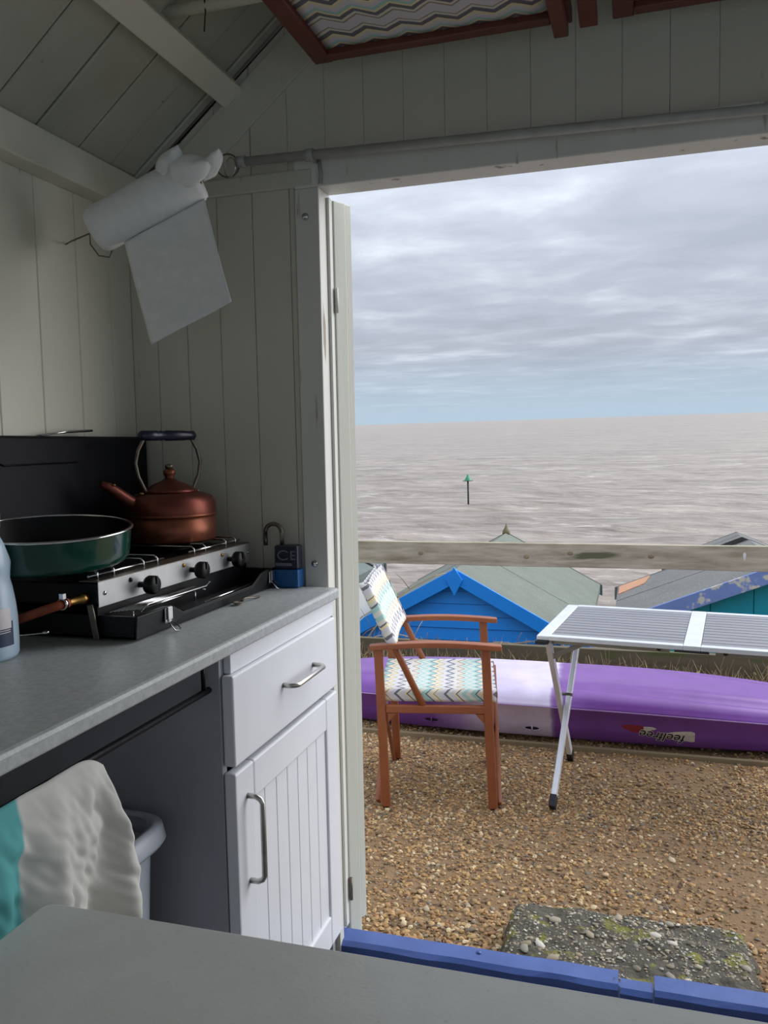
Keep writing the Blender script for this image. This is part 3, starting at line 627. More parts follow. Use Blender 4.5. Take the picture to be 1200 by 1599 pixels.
def sea_mat():
    Mm = bpy.data.materials.new('muddy_sea'); Mm.use_nodes = True; t = Mm.node_tree; b = t.nodes['Principled BSDF']; b.inputs['Roughness'].default_value = 0.38
    tcn = t.nodes.new('ShaderNodeTexCoord'); mp = t.nodes.new('ShaderNodeMapping'); mp.inputs['Scale'].default_value = (0.28, 1, 1); t.links.new(tcn.outputs['Object'], mp.inputs[0])
    n = t.nodes.new('ShaderNodeTexNoise'); n.inputs['Scale'].default_value = 1.3; n.inputs['Detail'].default_value = 9; n.inputs['Roughness'].default_value = 0.72; t.links.new(mp.outputs[0], n.inputs[0])
    r = t.nodes.new('ShaderNodeValToRGB'); r.color_ramp.elements[0].position = 0.33; r.color_ramp.elements[0].color = (*srgb(122, 110, 98), 1); r.color_ramp.elements[1].position = 0.62; r.color_ramp.elements[1].color = (*srgb(172, 160, 148), 1)
    t.links.new(n.outputs['Fac'], r.inputs[0])
    n2 = t.nodes.new('ShaderNodeTexNoise'); n2.inputs['Scale'].default_value = 0.8; n2.inputs['Detail'].default_value = 9; n2.inputs['Roughness'].default_value = 0.7; n2.inputs['Distortion'].default_value = 0.8; t.links.new(mp.outputs[0], n2.inputs[0])
    r2 = t.nodes.new('ShaderNodeValToRGB'); r2.color_ramp.elements[0].position = 0.56; r2.color_ramp.elements[1].position = 0.72; t.links.new(n2.outputs['Fac'], r2.inputs[0])
    mx = t.nodes.new('ShaderNodeMix'); mx.data_type = 'RGBA'; mx.inputs['B'].default_value = (*srgb(222, 214, 204), 1); t.links.new(r2.outputs[0], mx.inputs['Factor']); t.links.new(r.outputs[0], mx.inputs['A'])
    mp4 = t.nodes.new('ShaderNodeMapping'); mp4.inputs['Scale'].default_value = (0.05, 0.30, 1); mp4.inputs['Rotation'].default_value = (0, 0, 0.12); t.links.new(tcn.outputs['Object'], mp4.inputs[0])
    n4 = t.nodes.new('ShaderNodeTexNoise'); n4.inputs['Scale'].default_value = 1.0; n4.inputs['Detail'].default_value = 5; n4.inputs['Distortion'].default_value = 0.6; t.links.new(mp4.outputs[0], n4.inputs[0])
    r4 = t.nodes.new('ShaderNodeMapRange'); r4.inputs['From Min'].default_value = 0.32; r4.inputs['From Max'].default_value = 0.68; r4.inputs['To Min'].default_value = 0.74; r4.inputs['To Max'].default_value = 1.16; t.links.new(n4.outputs['Fac'], r4.inputs['Value'])
    mu4 = t.nodes.new('ShaderNodeVectorMath'); mu4.operation = 'SCALE'; t.links.new(mx.outputs['Result'], mu4.inputs[0]); t.links.new(r4.outputs[0], mu4.inputs['Scale'])
    t.links.new(mu4.outputs[0], b.inputs['Base Color'])
    n3 = t.nodes.new('ShaderNodeTexNoise'); n3.inputs['Scale'].default_value = 1.6; n3.inputs['Detail'].default_value = 8; n3.inputs['Roughness'].default_value = 0.6; t.links.new(mp.outputs[0], n3.inputs[0])
    bp = t.nodes.new('ShaderNodeBump'); bp.inputs['Strength'].default_value = 1.0; bp.inputs['Distance'].default_value = 0.5; t.links.new(n3.outputs['Fac'], bp.inputs['Height']); t.links.new(bp.outputs[0], b.inputs['Normal'])
    return Mm
sea = bpy.data.objects.new('sea', np_mesh('sea', V, F_, sea_mat())); COL.objects.link(sea); tag(sea, 'choppy brown-grey sea reaching the horizon', kind='structure')
# ================================================================== NEXT
# ================================================================== WORKTOP AND CABINET
XW = -0.689
def worktop():
    prof = [(XL + 0.001, 0.872), (XW - 0.006, 0.872), (XW, 0.876), (XW, 0.893), (XW - 0.002, 0.898), (XW - 0.007, 0.900), (XL + 0.001, 0.900)]
    mb = MB().prism(prof, 0.05, 1.878); return mb
tag(obj('worktop', worktop(), M['worktop'], bevel=0.0015), 'long speckled grey kitchen worktop along the left wall', 'worktop')
# small return of worktop to the wall beside the door post
cab = thing('base_cabinet', 'white kitchen base cabinet with one drawer and a grooved door', 'cabinet', (-0.96, 1.58, ZF))
CY0, CY1, CX = 1.312, 1.862, -0.715
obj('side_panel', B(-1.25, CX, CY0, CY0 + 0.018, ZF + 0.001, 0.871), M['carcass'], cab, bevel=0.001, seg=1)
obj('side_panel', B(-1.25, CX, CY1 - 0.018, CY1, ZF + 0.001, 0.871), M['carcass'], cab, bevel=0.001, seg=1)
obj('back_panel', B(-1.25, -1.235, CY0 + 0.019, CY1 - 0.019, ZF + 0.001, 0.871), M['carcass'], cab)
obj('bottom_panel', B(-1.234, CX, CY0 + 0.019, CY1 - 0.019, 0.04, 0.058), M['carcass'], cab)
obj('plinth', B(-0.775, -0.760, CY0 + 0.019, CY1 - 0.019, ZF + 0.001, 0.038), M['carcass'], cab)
obj('top_rail', B(CX + 0.0005, -0.700, CY0 + 0.016, CY1 + 0.004, 0.834, 0.871), M['melamine'], cab, bevel=0.001, seg=1)
obj('filler_strip', B(CX - 0.02, -0.703, CY1 + 0.004, 1.893, ZF + 0.001, 0.871), M['white_clean'], cab, bevel=0.001, seg=1)
def pull(mb, a, b, off, r=0.0055):
    a = Vector(a); b = Vector(b); o_ = Vector((off, 0, 0)); d = (b - a).normalized(); k = 0.012
    pts = [a, a + o_ * 0.55, a + o_ * 0.85 + d * k * 0.4, a + o_ + d * k, b + o_ - d * k, b + o_ * 0.85 - d * k * 0.4, b + o_ * 0.55, b]
    return mb.tube(pts, r, 10)
FX = -0.690
dr = obj('drawer', B(CX + 0.001, FX, CY0 + 0.004, CY1 - 0.012, 0.664, 0.833), M['melamine'], cab, bevel=0.004, seg=3)
obj('handle', pull(MB(), (FX, 1.535, 0.755), (FX, 1.700, 0.755), 0.030), M['steel'], dr)
# grooved door: frame, recessed tongue boards, mouldings
DZ0, DZ1, DY0, DY1 = 0.045, 0.652, CY0 + 0.002, CY1 - 0.010
fw = 0.075
door = obj('door', MB().box(CX + 0.001, FX, DY0, DY0 + fw, DZ0, DZ1).box(CX + 0.001, FX, DY1 - fw, DY1, DZ0, DZ1).box(CX + 0.001, FX, DY0 + fw, DY1 - fw, DZ1 - fw, DZ1).box(CX + 0.001, FX, DY0 + fw, DY1 - fw, DZ0, DZ0 + fw), M['melamine'], cab, bevel=0.004, seg=2)
nb = 7; bw = (DY1 - DY0 - 2 * fw) / nb
for i in range(nb):
    y0 = DY0 + fw + i * bw
    obj('groove_board', B(CX + 0.003, FX - 0.006, y0 + (0.0011 if i else -0.001), y0 + bw - (0.0011 if i < nb - 1 else -0.001), DZ0 + fw - 0.001, DZ1 - fw + 0.001), M['melamine'], door, bevel=0.0012, seg=1)
obj('handle', pull(MB(), (FX, DY0 + 0.045, 0.430), (FX, DY0 + 0.045, 0.595), 0.030), M['steel'], door)
# leg panel carrying the near end of the worktop (behind the table, out of view)
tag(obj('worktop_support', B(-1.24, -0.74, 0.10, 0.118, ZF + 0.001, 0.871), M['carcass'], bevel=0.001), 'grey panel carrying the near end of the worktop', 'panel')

# ================================================================== STOVE
st = thing('camping_stove', 'black folding camping stove with lid up and steel control panel', 'stove', (-1.02, 1.565, 0.9005))
SX0, SX1, SY0, SY1 = -1.185, -0.850, 1.262, 1.866
Z0 = 0.9005
# tray: front wall with dipped rim
tray = MB()
tray.box(SX0, SX1, SY0, SY1, Z0 + 0.004, Z0 + 0.010)
yy = [SY0, SY0 + 0.085, SY0 + 0.118, SY0 + 0.160, SY1 - 0.135, SY1 - 0.09, SY1 - 0.06, SY1]
hh = [0.046, 0.046, 0.042, 0.022, 0.022, 0.042, 0.046, 0.046]
n = len(yy); vs = []
for y_, h_ in zip(yy, hh): vs += [(SX1 - 0.006, y_, Z0 + 0.004), (SX1, y_, Z0 + 0.004), (SX1 + 0.004, y_, Z0 + h_), (SX1 - 0.003, y_, Z0 + h_)]
fs = [(i * 4 + k, i * 4 + (k + 1) % 4, (i + 1) * 4 + (k + 1) % 4, (i + 1) * 4 + k) for i in range(n - 1) for k in range(4)] + [(0, 1, 2, 3), tuple((n - 1) * 4 + k for k in (3, 2, 1, 0))]
tray.add(vs, fs)
tray.box(SX0, SX1, SY0, SY0 + 0.006, Z0 + 0.004, Z0 + 0.046).box(SX0, SX1, SY1 - 0.006, SY1, Z0 + 0.004, Z0 + 0.046).box(SX0, SX0 + 0.006, SY0, SY1, Z0 + 0.004, Z0 + 0.05)
tr = obj('tray', tray, M['black_case'], st, bevel=0.0015, seg=2)
for (a, b) in ((SX1 - 0.05, SY0 + 0.04), (SX1 - 0.05, SY1 - 0.04), (SX0 + 0.05, SY0 + 0.04), (SX0 + 0.05, SY1 - 0.04)):
    obj('rubber_foot', MB().lathe([(0.010, 0), (0.010, 0.004)], (a, b, Z0), 10), M['black_rubber'], tr)
# rim wire of the tray
obj('tray_rim', MB().tube([(SX1 + 0.001, y_, Z0 + h_ + 0.001) for y_, h_ in zip(yy, hh)], 0.0022, 6), M['black_case'], tr)
# lid, upright against the wall
lid = obj('lid', B(-1.251, -1.214, SY0 - 0.02, SY1 + 0.028, Z0 + 0.03, 1.279), M['navy_lid'], st, bevel=0.012, seg=3)
obj('lid_wire_latch', MB().tube([(-1.224, 1.50, 1.280), (-1.216, 1.58, 1.289), (-1.212, 1.66, 1.293), (-1.22, 1.672, 1.292), (-1.232, 1.66, 1.291), (-1.236, 1.58, 1.287), (-1.238, 1.50, 1.280)], 0.0022, 6), M['chrome'], lid)
obj('lid_wire_stay', MB().tube([(-1.211, 1.20, 1.29), (-1.211, 1.30, 1.262), (-1.211, 1.345, 1.228), (-1.211, 1.372, 1.218), (-1.211, 1.60, 1.220)], 0.002, 6), M['black_enamel'], lid)
for y_ in (SY0 + 0.05, SY1 - 0.05):
    obj('lid_hinge', B(-1.215, -1.180, y_, y_ + 0.05, Z0 + 0.042, Z0 + 0.052), M['rust_steel'], lid, bevel=0.001, seg=1)
# burner box and steel control panel
PX = -0.920; PZ0, PZ1 = 0.962, 1.008; BY0, BY1 = 1.256, 1.868
obj('burner_box', B(-1.18, PX - 0.002, BY0, BY1, PZ0 + 0.004, PZ1 - 0.002), M['black_enamel'], st, bevel=0.002)
for x_, y_ in ((-1.16, BY0 + 0.02), (-1.16, BY1 - 0.02)):
    obj('stand_leg', B(x_ - 0.008, x_ + 0.008, y_ - 0.008, y_ + 0.008, Z0 + 0.010, PZ0 + 0.003), M['black_enamel'], st)
obj('front_stand', B(PX - 0.02, PX - 0.008, BY0 + 0.006, BY1 - 0.006, Z0 + 0.010, PZ0 + 0.003), M['black_enamel'], st)
M['panel'] = mat('satin_steel_panel', srgb(196, 197, 198), 0.4, 0.6, c2=srgb(182, 183, 184), nscale=30, namt=0.5)
panel = obj('control_panel', B(PX - 0.0015, PX, BY0, BY1, PZ0, PZ1), M['panel'], st, bevel=0.0006, seg=1)
obj('panel_lip', B(-0.9600, PX, BY0, BY1, PZ1, PZ1 + 0.0015), M['rust_steel'], panel)
for y_ in (BY0 + 0.018, BY1 - 0.012):
    obj('rivet', MB().lathe([(0.0, 0.003), (0.0035, 0.0025), (0.0045, 0.0)], (PX, y_, 0.986), 10, 'x'), M['chrome'], panel)
for y_ in (1.385, 1.580, 1.752):
    kn = obj('knob', MB().lathe([(0.006, 0.0), (0.006, 0.016), (0.016, 0.017), (0.0185, 0.022), (0.0185, 0.034), (0.016, 0.038), (0.0, 0.0385)], (PX, y_, 0.983), 20, 'x'), M['black_case'], panel)
    obj('pointer', B(PX + 0.036, PX + 0.041, y_ - 0.0025, y_ + 0.0025, 0.985, 1.0005), M['black_enamel'], kn)
    obj('rivet', MB().lathe([(0.0, 0.004), (0.004, 0.003), (0.005, 0.0)], (PX, y_ - 0.030, 0.997), 10, 'x'), M['brass'] if y_ > 1.4 else M['black_enamel'], panel)
# pan supports: wire trivets with little feet along the front
TZ = 1.026
for cy in (1.385, 1.735):
    tv = MB()
    for dy in (-0.10, -0.05, 0.05, 0.10):
        tv.tube([(PX - 0.022, cy + dy, PZ1 - 0.003), (PX - 0.022, cy + dy, TZ - 0.006), (PX - 0.028, cy + dy, TZ), (-1.155, cy + dy, TZ), (-1.162, cy + dy, TZ - 0.006), (-1.162, cy + dy, PZ1 - 0.003)], 0.0024, 6)
    tv.tube([(-1.162, cy - 0.11, TZ - 0.008), (-1.162, cy + 0.11, TZ - 0.008)], 0.0024, 6)
    tv.tube([(PX - 0.023, cy - 0.125, TZ - 0.009), (PX - 0.023, cy + 0.125, TZ - 0.009)], 0.0024, 6)
    obj('trivet', tv, M['chrome'], st)
    obj('burner', MB().lathe([(0.045, PZ1 - 0.002), (0.045, PZ1 + 0.004), (0.032, PZ1 + 0.010), (0.0, PZ1 + 0.011)], (-1.06, cy, 0), 24), M['black_enamel'], st)
# grill rack lying in the tray
gk = MB()
for i in range(9):
    x_ = PX + 0.000 + i * 0.0052
    gk.tube([(x_, 1.285 + i * 0.005, Z0 + 0.047), (x_, 1.575, Z0 + 0.047)], 0.0012, 5)
gk.tube([(PX + 0.040, 1.325, Z0 + 0.040), (PX + 0.043, 1.345, Z0 + 0.053), (PX + 0.048, 1.37, Z0 + 0.054), (PX + 0.048, 1.56, Z0 + 0.052), (PX + 0.044, 1.585, Z0 + 0.056), (PX + 0.03, 1.592, Z0 + 0.050)], 0.0018, 6)
gk.tube([(PX - 0.006, 1.330, Z0 + 0.0445), (PX + 0.044, 1.330, Z0 + 0.0445)], 0.0016, 6).tube([(PX - 0.006, 1.56, Z0 + 0.0445), (PX + 0.044, 1.56, Z0 + 0.0445)], 0.0016, 6)
for y_ in (1.33, 1.56): gk.tube([(PX + 0.02, y_, Z0 + 0.011), (PX + 0.02, y_, Z0 + 0.0445)], 0.0016, 6)
obj('grill_rack', gk, M['chrome'], st)
obj('drip_tray', B(-0.900, -0.860, 1.46, 1.74, Z0 + 0.011, Z0 + 0.020), M['black_enamel'], st, bevel=0.002)
obj('prop_rod', MB().tube([(-0.862, 1.53, Z0 + 0.022), (-0.862, 1.79, Z0 + 0.025)], 0.0022, 6), M['chrome'], st)
# the two spring latches hanging on the front
for y_ in (SY0 + 0.098, SY1 - 0.040):
    la = obj('latch_plate', B(SX1 + 0.004, SX1 + 0.007, y_ - 0.011, y_ + 0.011, Z0 + 0.016, Z0 + 0.044), M['chrome'], st, bevel=0.001, seg=1)
    obj('latch_lever', B(SX1 + 0.007, SX1 + 0.012, y_ - 0.008, y_ + 0.008, Z0 + 0.022, Z0 + 0.046), M['chrome'], la, bevel=0.0012, seg=1)
    obj('latch_loop', MB().tube([(SX1 + 0.009, y_ - 0.008, Z0 + 0.022), (SX1 + 0.026, y_ - 0.010, Z0 + 0.004), (SX1 + 0.028, y_, Z0 + 0.002), (SX1 + 0.026, y_ + 0.010, Z0 + 0.004), (SX1 + 0.009, y_ + 0.008, Z0 + 0.022)], 0.0014, 6), M['chrome'], la)
# gas inlet: brass fitting, clip, hanging bracket
obj('gas_inlet', MB().lathe([(0.005, -0.055), (0.007, -0.050), (0.007, -0.02), (0.010, -0.018), (0.010, -0.004), (0.006, -0.002), (0.006, 0.004)], (-0.945, BY0, 0.980), 10, 'y'), M['brass'], st)
obj('bracket', MB().beam((-0.935, BY0 - 0.006, 0.968), (-0.925, BY0 - 0.004, 0.905), 0.012, 0.003, (0, 1, 0)), M['rust_steel'], st, bevel=0.0006, seg=1)
hose = thing('gas_hose', 'orange gas hose clipped to the brass inlet of the stove', 'hose', (-0.98, 1.14, 0.905))
obj('hose', MB().tube([(-0.945, BY0 - 0.052, 0.980), (-0.951, 1.182, 0.978), (-0.970, 1.176, 0.972), (-1.000, 1.174, 0.962), (-1.05, 1.180, 0.945), (-1.11, 1.180, 0.926), (-1.17, 1.15, 0.912), (-1.21, 1.05, 0.911)], 0.0080, 10), M['hose'], hose)
obj('hose_clip', MB().lathe([(0.0082, -0.004), (0.0102, -0.004), (0.0102, 0.004), (0.0082, 0.004)], (-0.947, 1.193, 0.9795), 14, 'y', closed=True).box(-0.951, -0.943, 1.189, 1.197, 0.989, 0.998), M['chrome'], hose)
# utensil with a holed blade end lying beside the hose
ut = thing('metal_scraper', 'small metal utensil with a holed tip beside the gas hose', 'utensil', (-0.97, 1.20, 0.90))
obj('blade', MB().prism([(-1.030, 1.152), (-1.004, 1.158), (-0.975, 1.182), (-0.980, 1.193), (-1.006, 1.176), (-1.022, 1.163)], 0.9295, 0.931, 'z'), M['chrome'], ut)
obj('tip_ring', MB().lathe([(0.003, 0.9185), (0.0065, 0.9185), (0.0065, 0.9225), (0.003, 0.9225)], (-0.980, 1.186, 0.010), 12, closed=True), M['chrome'], ut)
obj('grip', MB().tube([(-1.024, 1.156, 0.930), (-1.08, 1.165, 0.918), (-1.15, 1.175, 0.908)], [0.004, 0.008, 0.007], 8), M['black_rubber'], ut)

# ================================================================== KETTLE
KC = (-1.062, 1.742, 1.0285)
kt = thing('copper_kettle', 'old copper kettle with a dark blue handle on the stove', 'kettle', KC)
obj('body', MB().lathe([(0.0, 0.0), (0.100, 0.0), (0.105, 0.004), (0.1055, 0.062)], KC, 48), M['copper'], kt)
sh = obj('shoulder', MB().lathe([(0.1065, 0.060), (0.1075, 0.064), (0.105, 0.090), (0.098, 0.104), (0.082, 0.111), (0.060, 0.114), (0.0, 0.114)], KC, 48), M['copper_red'], kt)
obj('seam', MB().lathe([(0.1058, 0.058), (0.1082, 0.059), (0.1082, 0.064), (0.1068, 0.065)], KC, 48, closed=True), M['copper'], sh)
ld = obj('lid', MB().lathe([(0.062, 0.113), (0.064, 0.118), (0.058, 0.122), (0.040, 0.133), (0.020, 0.141), (0.014, 0.146), (0.0, 0.146)], KC, 40), M['copper_red'], kt)
obj('lid_knob', MB().lathe([(0.012, 0.145), (0.010, 0.150), (0.014, 0.157), (0.015, 0.164), (0.010, 0.170), (0.0, 0.171)], KC, 20), M['copper'], ld)
obj('knob_cap', MB().lathe([(0.008, 0.170), (0.010, 0.174), (0.010, 0.180), (0.0, 0.182)], KC, 16), M['rust_steel'], ld)
# handle lies across the viewer: along the camera's right in plan
hd = Vector((0.45, 0.893, 0)).normalized(); up = Vector((0, 0, 1)); kc = Vector(KC)
def hp(a, z): return kc + hd * a + up * z
for sg in (-1, 1):
    pts = [hp(sg * 0.060, 0.112), hp(sg * 0.066, 0.122), hp(sg * 0.082, 0.155), hp(sg * 0.088, 0.185), hp(sg * 0.080, 0.215), hp(sg * 0.066, 0.238), hp(sg * 0.064, 0.246)]
    mb = MB()
    for a, b in zip(pts[:-1], pts[1:]): mb.beam(a, b, 0.003, 0.010, hd.cross(up))
    obj('handle_strap', MB().tube(pts, 0.0042, 8), M['rust_steel'], kt)
    obj('strap_rivet', MB().lathe([(0.006, 0.0), (0.006, 0.004), (0.0, 0.006)], kc + hd * (sg * 0.076) + up * 0.112, 10), M['brass'], kt)
prof = [(-0.075, 0.008), (-0.070, 0.012), (-0.030, 0.0125), (-0.026, 0.0105), (-0.020, 0.0125), (-0.012, 0.0105), (-0.006, 0.0128), (0.04, 0.0125), (0.055, 0.011), (0.070, 0.012), (0.075, 0.007)]
obj('handle_grip', MB().tube([hp(a, 0.249) for a, _ in prof], [r_ for _, r_ in prof], 14), M['handle_blue'], kt)
sp = [kc - hd * 0.085 + up * 0.082, kc - hd * 0.108 + up * 0.098, kc - hd * 0.135 + up * 0.118, kc - hd * 0.158 + up * 0.134, kc - hd * 0.176 + up * 0.142]
sp_o = obj('spout', MB().tube(sp, [0.019, 0.0155, 0.0135, 0.011, 0.006], 14), M['copper_red'], kt)
obj('spout_flap_rivet', MB().lathe([(0.004, 0.0), (0.003, 0.003), (0.0, 0.004)], kc - hd * 0.150 + up * 0.137 + Vector((0.010, -0.005, 0)), 8), M['brass'], sp_o)

# ================================================================== FRYING PAN (tipped slightly towards the viewer)
pan = thing('frying_pan', 'deep green enamel frying pan with a black inside on the stove', 'pan', (-1.055, 1.300, 1.034))
pan.scale = (0.92, 0.92, 0.98); pan.rotation_euler = (R(4.0), R(3.0), 0)
def lp(*a, **k): return MB().lathe(*a, **k)
obj('outer_wall', lp([(0.0, 0.004), (0.146, 0.004), (0.154, 0.009), (0.158, 0.022), (0.162, 0.068)], (0, 0, 0), 56, cap=False), M['green_enamel'], pan, local=True)
obj('inside', lp([(0.0, 0.009), (0.147, 0.010), (0.154, 0.024), (0.1585, 0.068)], (0, 0, 0), 56, cap=False), M['nonstick'], pan, local=True, recalc=False)
obj('rim', lp([(0.1585, 0.067), (0.160, 0.0705), (0.165, 0.0700), (0.1665, 0.0675), (0.163, 0.065)], (0, 0, 0), 56, closed=True), M['chrome'], pan, local=True)
obj('handle', MB().tube([(-0.05, -0.150, 0.045), (-0.07, -0.20, 0.060), (-0.12, -0.33, 0.075), (-0.13, -0.36, 0.076)], [0.009, 0.010, 0.013, 0.009], 10), M['black_rubber'], pan, local=True)

# ================================================================== CLEANING BOTTLE
bt = thing('cleaning_bottle', 'pale blue cleaning bottle with a warning label at the worktop edge', 'bottle', (-1.022, 1.118, 0.9005))
bp_ = [(0.0, 0.0), (0.038, 0.0), (0.042, 0.006), (0.043, 0.022), (0.0425, 0.060), (0.040, 0.080), (0.035, 0.105), (0.031, 0.118), (0.032, 0.128), (0.034, 0.142), (0.032, 0.150), (0.022, 0.172), (0.013, 0.186), (0.011, 0.198), (0.0, 0.198)]
bd = obj('bottle_body', lp([(a, b) for a, b in bp_], (0, 0, 0), 32, sx=0.70, sy=1.0), M['bottle'], bt, local=True)
bt.rotation_euler = (0, 0, R(20)); bt.scale = (1.08, 1.08, 1.12)
def wrap(y0, y1, z0, z1, off, mt, name, parent, rowsn=3):
    def rad(z):
        for (r0, h0), (r1, h1) in zip(bp_[:-1], bp_[1:]):
            if h0 <= z <= h1 and h1 > h0: return r0 + (r1 - r0) * (z - h0) / (h1 - h0)
        return 0.04
    def fn(u, v):
        z = z0 + (z1 - z0) * v; r_ = rad(z) + off; a = y0 + (y1 - y0) * u
        return (r_ * 0.70 * math.cos(R(a)), r_ * math.sin(R(a)), z)
    return obj(name, MB().grid(fn, 10, rowsn), mt, parent, local=True)
lb = wrap(-150, -14, 0.022, 0.058, 0.0006, M['label_navy'], 'navy_label', bd)
wrap(-150, -20, 0.048, 0.078, 0.0012, M['label_white'], 'white_label', bd)
for k in range(5): wrap(-140, -24, 0.042 + k * 0.0032, 0.0432 + k * 0.0032, 0.0016, M['label_white'], 'label_print_line', lb, 1)
wrap(-150, -52, 0.078, 0.094, 0.0010, M['label_purple'], 'purple_label', bd)
def diamond():
    mb = MB(); c = (-52.0, 0.066); 
    def P(a, z): r_ = 0.0422; return (r_ * 0.70 * math.cos(R(a)), r_ * math.sin(R(a)), z)
    o_ = [(c[0] - 14, c[1]), (c[0], c[1] + 0.0095), (c[0] + 14, c[1]), (c[0], c[1] - 0.0095)]; i_ = [(c[0] - 11, c[1]), (c[0], c[1] + 0.0075), (c[0] + 11, c[1]), (c[0], c[1] - 0.0075)]
    mb.add([P(*p) for p in o_ + i_], [(k, (k + 1) % 4, (k + 1) % 4 + 4, k + 4) for k in range(4)]); return mb
obj('warning_diamond', diamond(), M['label_red'], bd, local=True)
obj('spray_neck', lp([(0.013, 0.196), (0.014, 0.215), (0.010, 0.222), (0.0, 0.222)], (0, 0, 0), 16), M['label_white'], bt, local=True)

# ================================================================== PADLOCK
pk = thing('padlock', 'open dark padlock with a blue base against the door post', 'padlock', (-0.815, 1.866, 0.9005))
obj('base_casing', B(-0.850, -0.783, 1.850, 1.890, 0.9005, 0.945), M['lock_blue'], pk, bevel=0.003)
bdy = obj('lock_body', B(-0.847, -0.785, 1.854, 1.886, 0.9455, 1.004), M['lock_dark'], pk, bevel=0.004)
obj('shackle', MB().tube([(-0.876, 1.870, 1.002), (-0.876, 1.870, 1.034)] + arc((-0.854, 1.870, 1.034), 0.022, 180, 0, 10, (1, 0, 0), (0, 0, 1)) + [(-0.832, 1.870, 1.034), (-0.832, 1.870, 0.998)], 0.0052, 10), M['rust_steel'], pk)
obj('letter_c', MB().tube(arc((-0.822, 1.8535, 0.980), 0.011, 40, 320, 14, (1.35, 0, 0), (0, 0, 1)), 0.0018, 6), M['lock_mark'], bdy)
obj('letter_e', MB().box(-0.803, -0.800, 1.8525, 1.855, 0.969, 0.991).box(-0.800, -0.791, 1.8525, 1.855, 0.988, 0.991).box(-0.800, -0.792, 1.8525, 1.855, 0.9785, 0.9815).box(-0.800, -0.791, 1.8525, 1.855, 0.969, 0.972), M['lock_mark'], bdy)
obj('worn_strip', B(-0.843, -0.800, 1.8528, 1.855, 0.954, 0.961), M['lock_mark'], bdy)

# ================================================================== SPOON ON THE WORKTOP
sn = thing('teaspoon', 'steel teaspoon lying in front of the stove tray', 'spoon', (-0.83, 1.66, 0.900))
def bowl(u, v):
    a = 2 * math.pi * u; r_ = v; return (-0.832 + 0.011 * r_ * math.cos(a) , 1.625 + 0.018 * r_ * math.sin(a), 0.9018 + 0.006 * r_ * r_)
obj('spoon_bowl', MB().grid(bowl, 18, 5), M['rust_steel'], sn, solid=0.001)
obj('spoon_handle', MB().tube([(-0.832, 1.642, 0.9075), (-0.830, 1.66, 0.910), (-0.826, 1.69, 0.9045), (-0.824, 1.715, 0.903)], [0.002, 0.0018, 0.0022, 0.0028], 6), M['rust_steel'], sn)

# ================================================================== TOWEL RAIL, TOWEL AND BIN UNDER THE WORKTOP
M['rail_dark'] = M['black_enamel']
rl = thing('towel_rail', 'thin black rail under the worktop edge holding the tea towel', 'rail', (-0.74, 0.78, 0.81))
obj('rail_bar', MB().tube([(-0.735, 0.30, 0.808), (-0.735, 1.309, 0.808)], 0.006, 10), M['rail_dark'], rl)
obj('rail_hanger', MB().tube([(-0.735, 0.32, 0.808), (-0.735, 0.32, 0.871)], 0.004, 8), M['rail_dark'], rl)
obj('rail_hanger', MB().tube([(-0.735, 1.29, 0.808), (-0.735, 1.29, 0.871)], 0.004, 8), M['rail_dark'], rl)
def towel(u, v):
    # v: 0 top of back side -> over the rail -> 1 hem of the front
    yc = 0.60 + 0.385 * u
    if v < 0.2:
        t = v / 0.2; z = 0.62 + (0.8165 - 0.62) * t; x_ = -0.742; spread = 0
    else:
        t = (v - 0.2) / 0.8; z = 0.8165 - 0.315 * t ** 1.02; x_ = -0.727 + 0.012 * math.sin(min(1, t * 5) * math.pi / 2); spread = t
    y_ = yc + spread * (0.030 * (u - 0.35) * 2.0) + (0.012 * math.sin(t * 3.0) if v >= 0.2 else 0)
    if u > 0.85: z -= 0.0 if spread == 0 else 0.0
    amp = 0.0005 + 0.020 * min(1, spread * 1.3)
    x_ += amp * (math.sin(y_ * 36 + 1.4 + 1.2 * spread) + 0.5 * math.sin(y_ * 81 + 3 * spread + 0.4)) + 0.010 * spread * mnoise.noise(Vector((y_ * 14, z * 12, 0)))+ (0.001 + 0.009 * min(1, spread * 4)) * mnoise.noise(Vector((y_ * 34, z * 20, 3))) + 0.004 * min(1, spread * 4) * mnoise.noise(Vector((y_ * 70 + z * 50, z * 40, 6)))
    z -= 0.024 * (max(0, u - 0.84) / 0.16) ** 2.2 * (1 - min(1, spread * 1.5))
    if spread: z += 0.006 * mnoise.noise(Vector((y_ * 9, 3, 1)))
    return (x_, y_, z)
tw = obj('tea_towel', MB().grid(towel, 100, 80), M['bin'], solid=0.0025)
_o = tw.location.y
M['towel'] = ramp_by_axis('tea_towel_cloth', 'Y', [(0.50 - _o, srgb(86, 156, 160)), (0.812 - _o, srgb(96, 166, 168)), (0.818 - _o, srgb(200, 200, 196)), (1.20 - _o, srgb(194, 194, 188))], 0.9, 14, 0.01, spec=0.1)
tw.data.materials[0] = M['towel']
tag(tw, 'crumpled off-white and teal tea towel hanging under the worktop', 'towel')

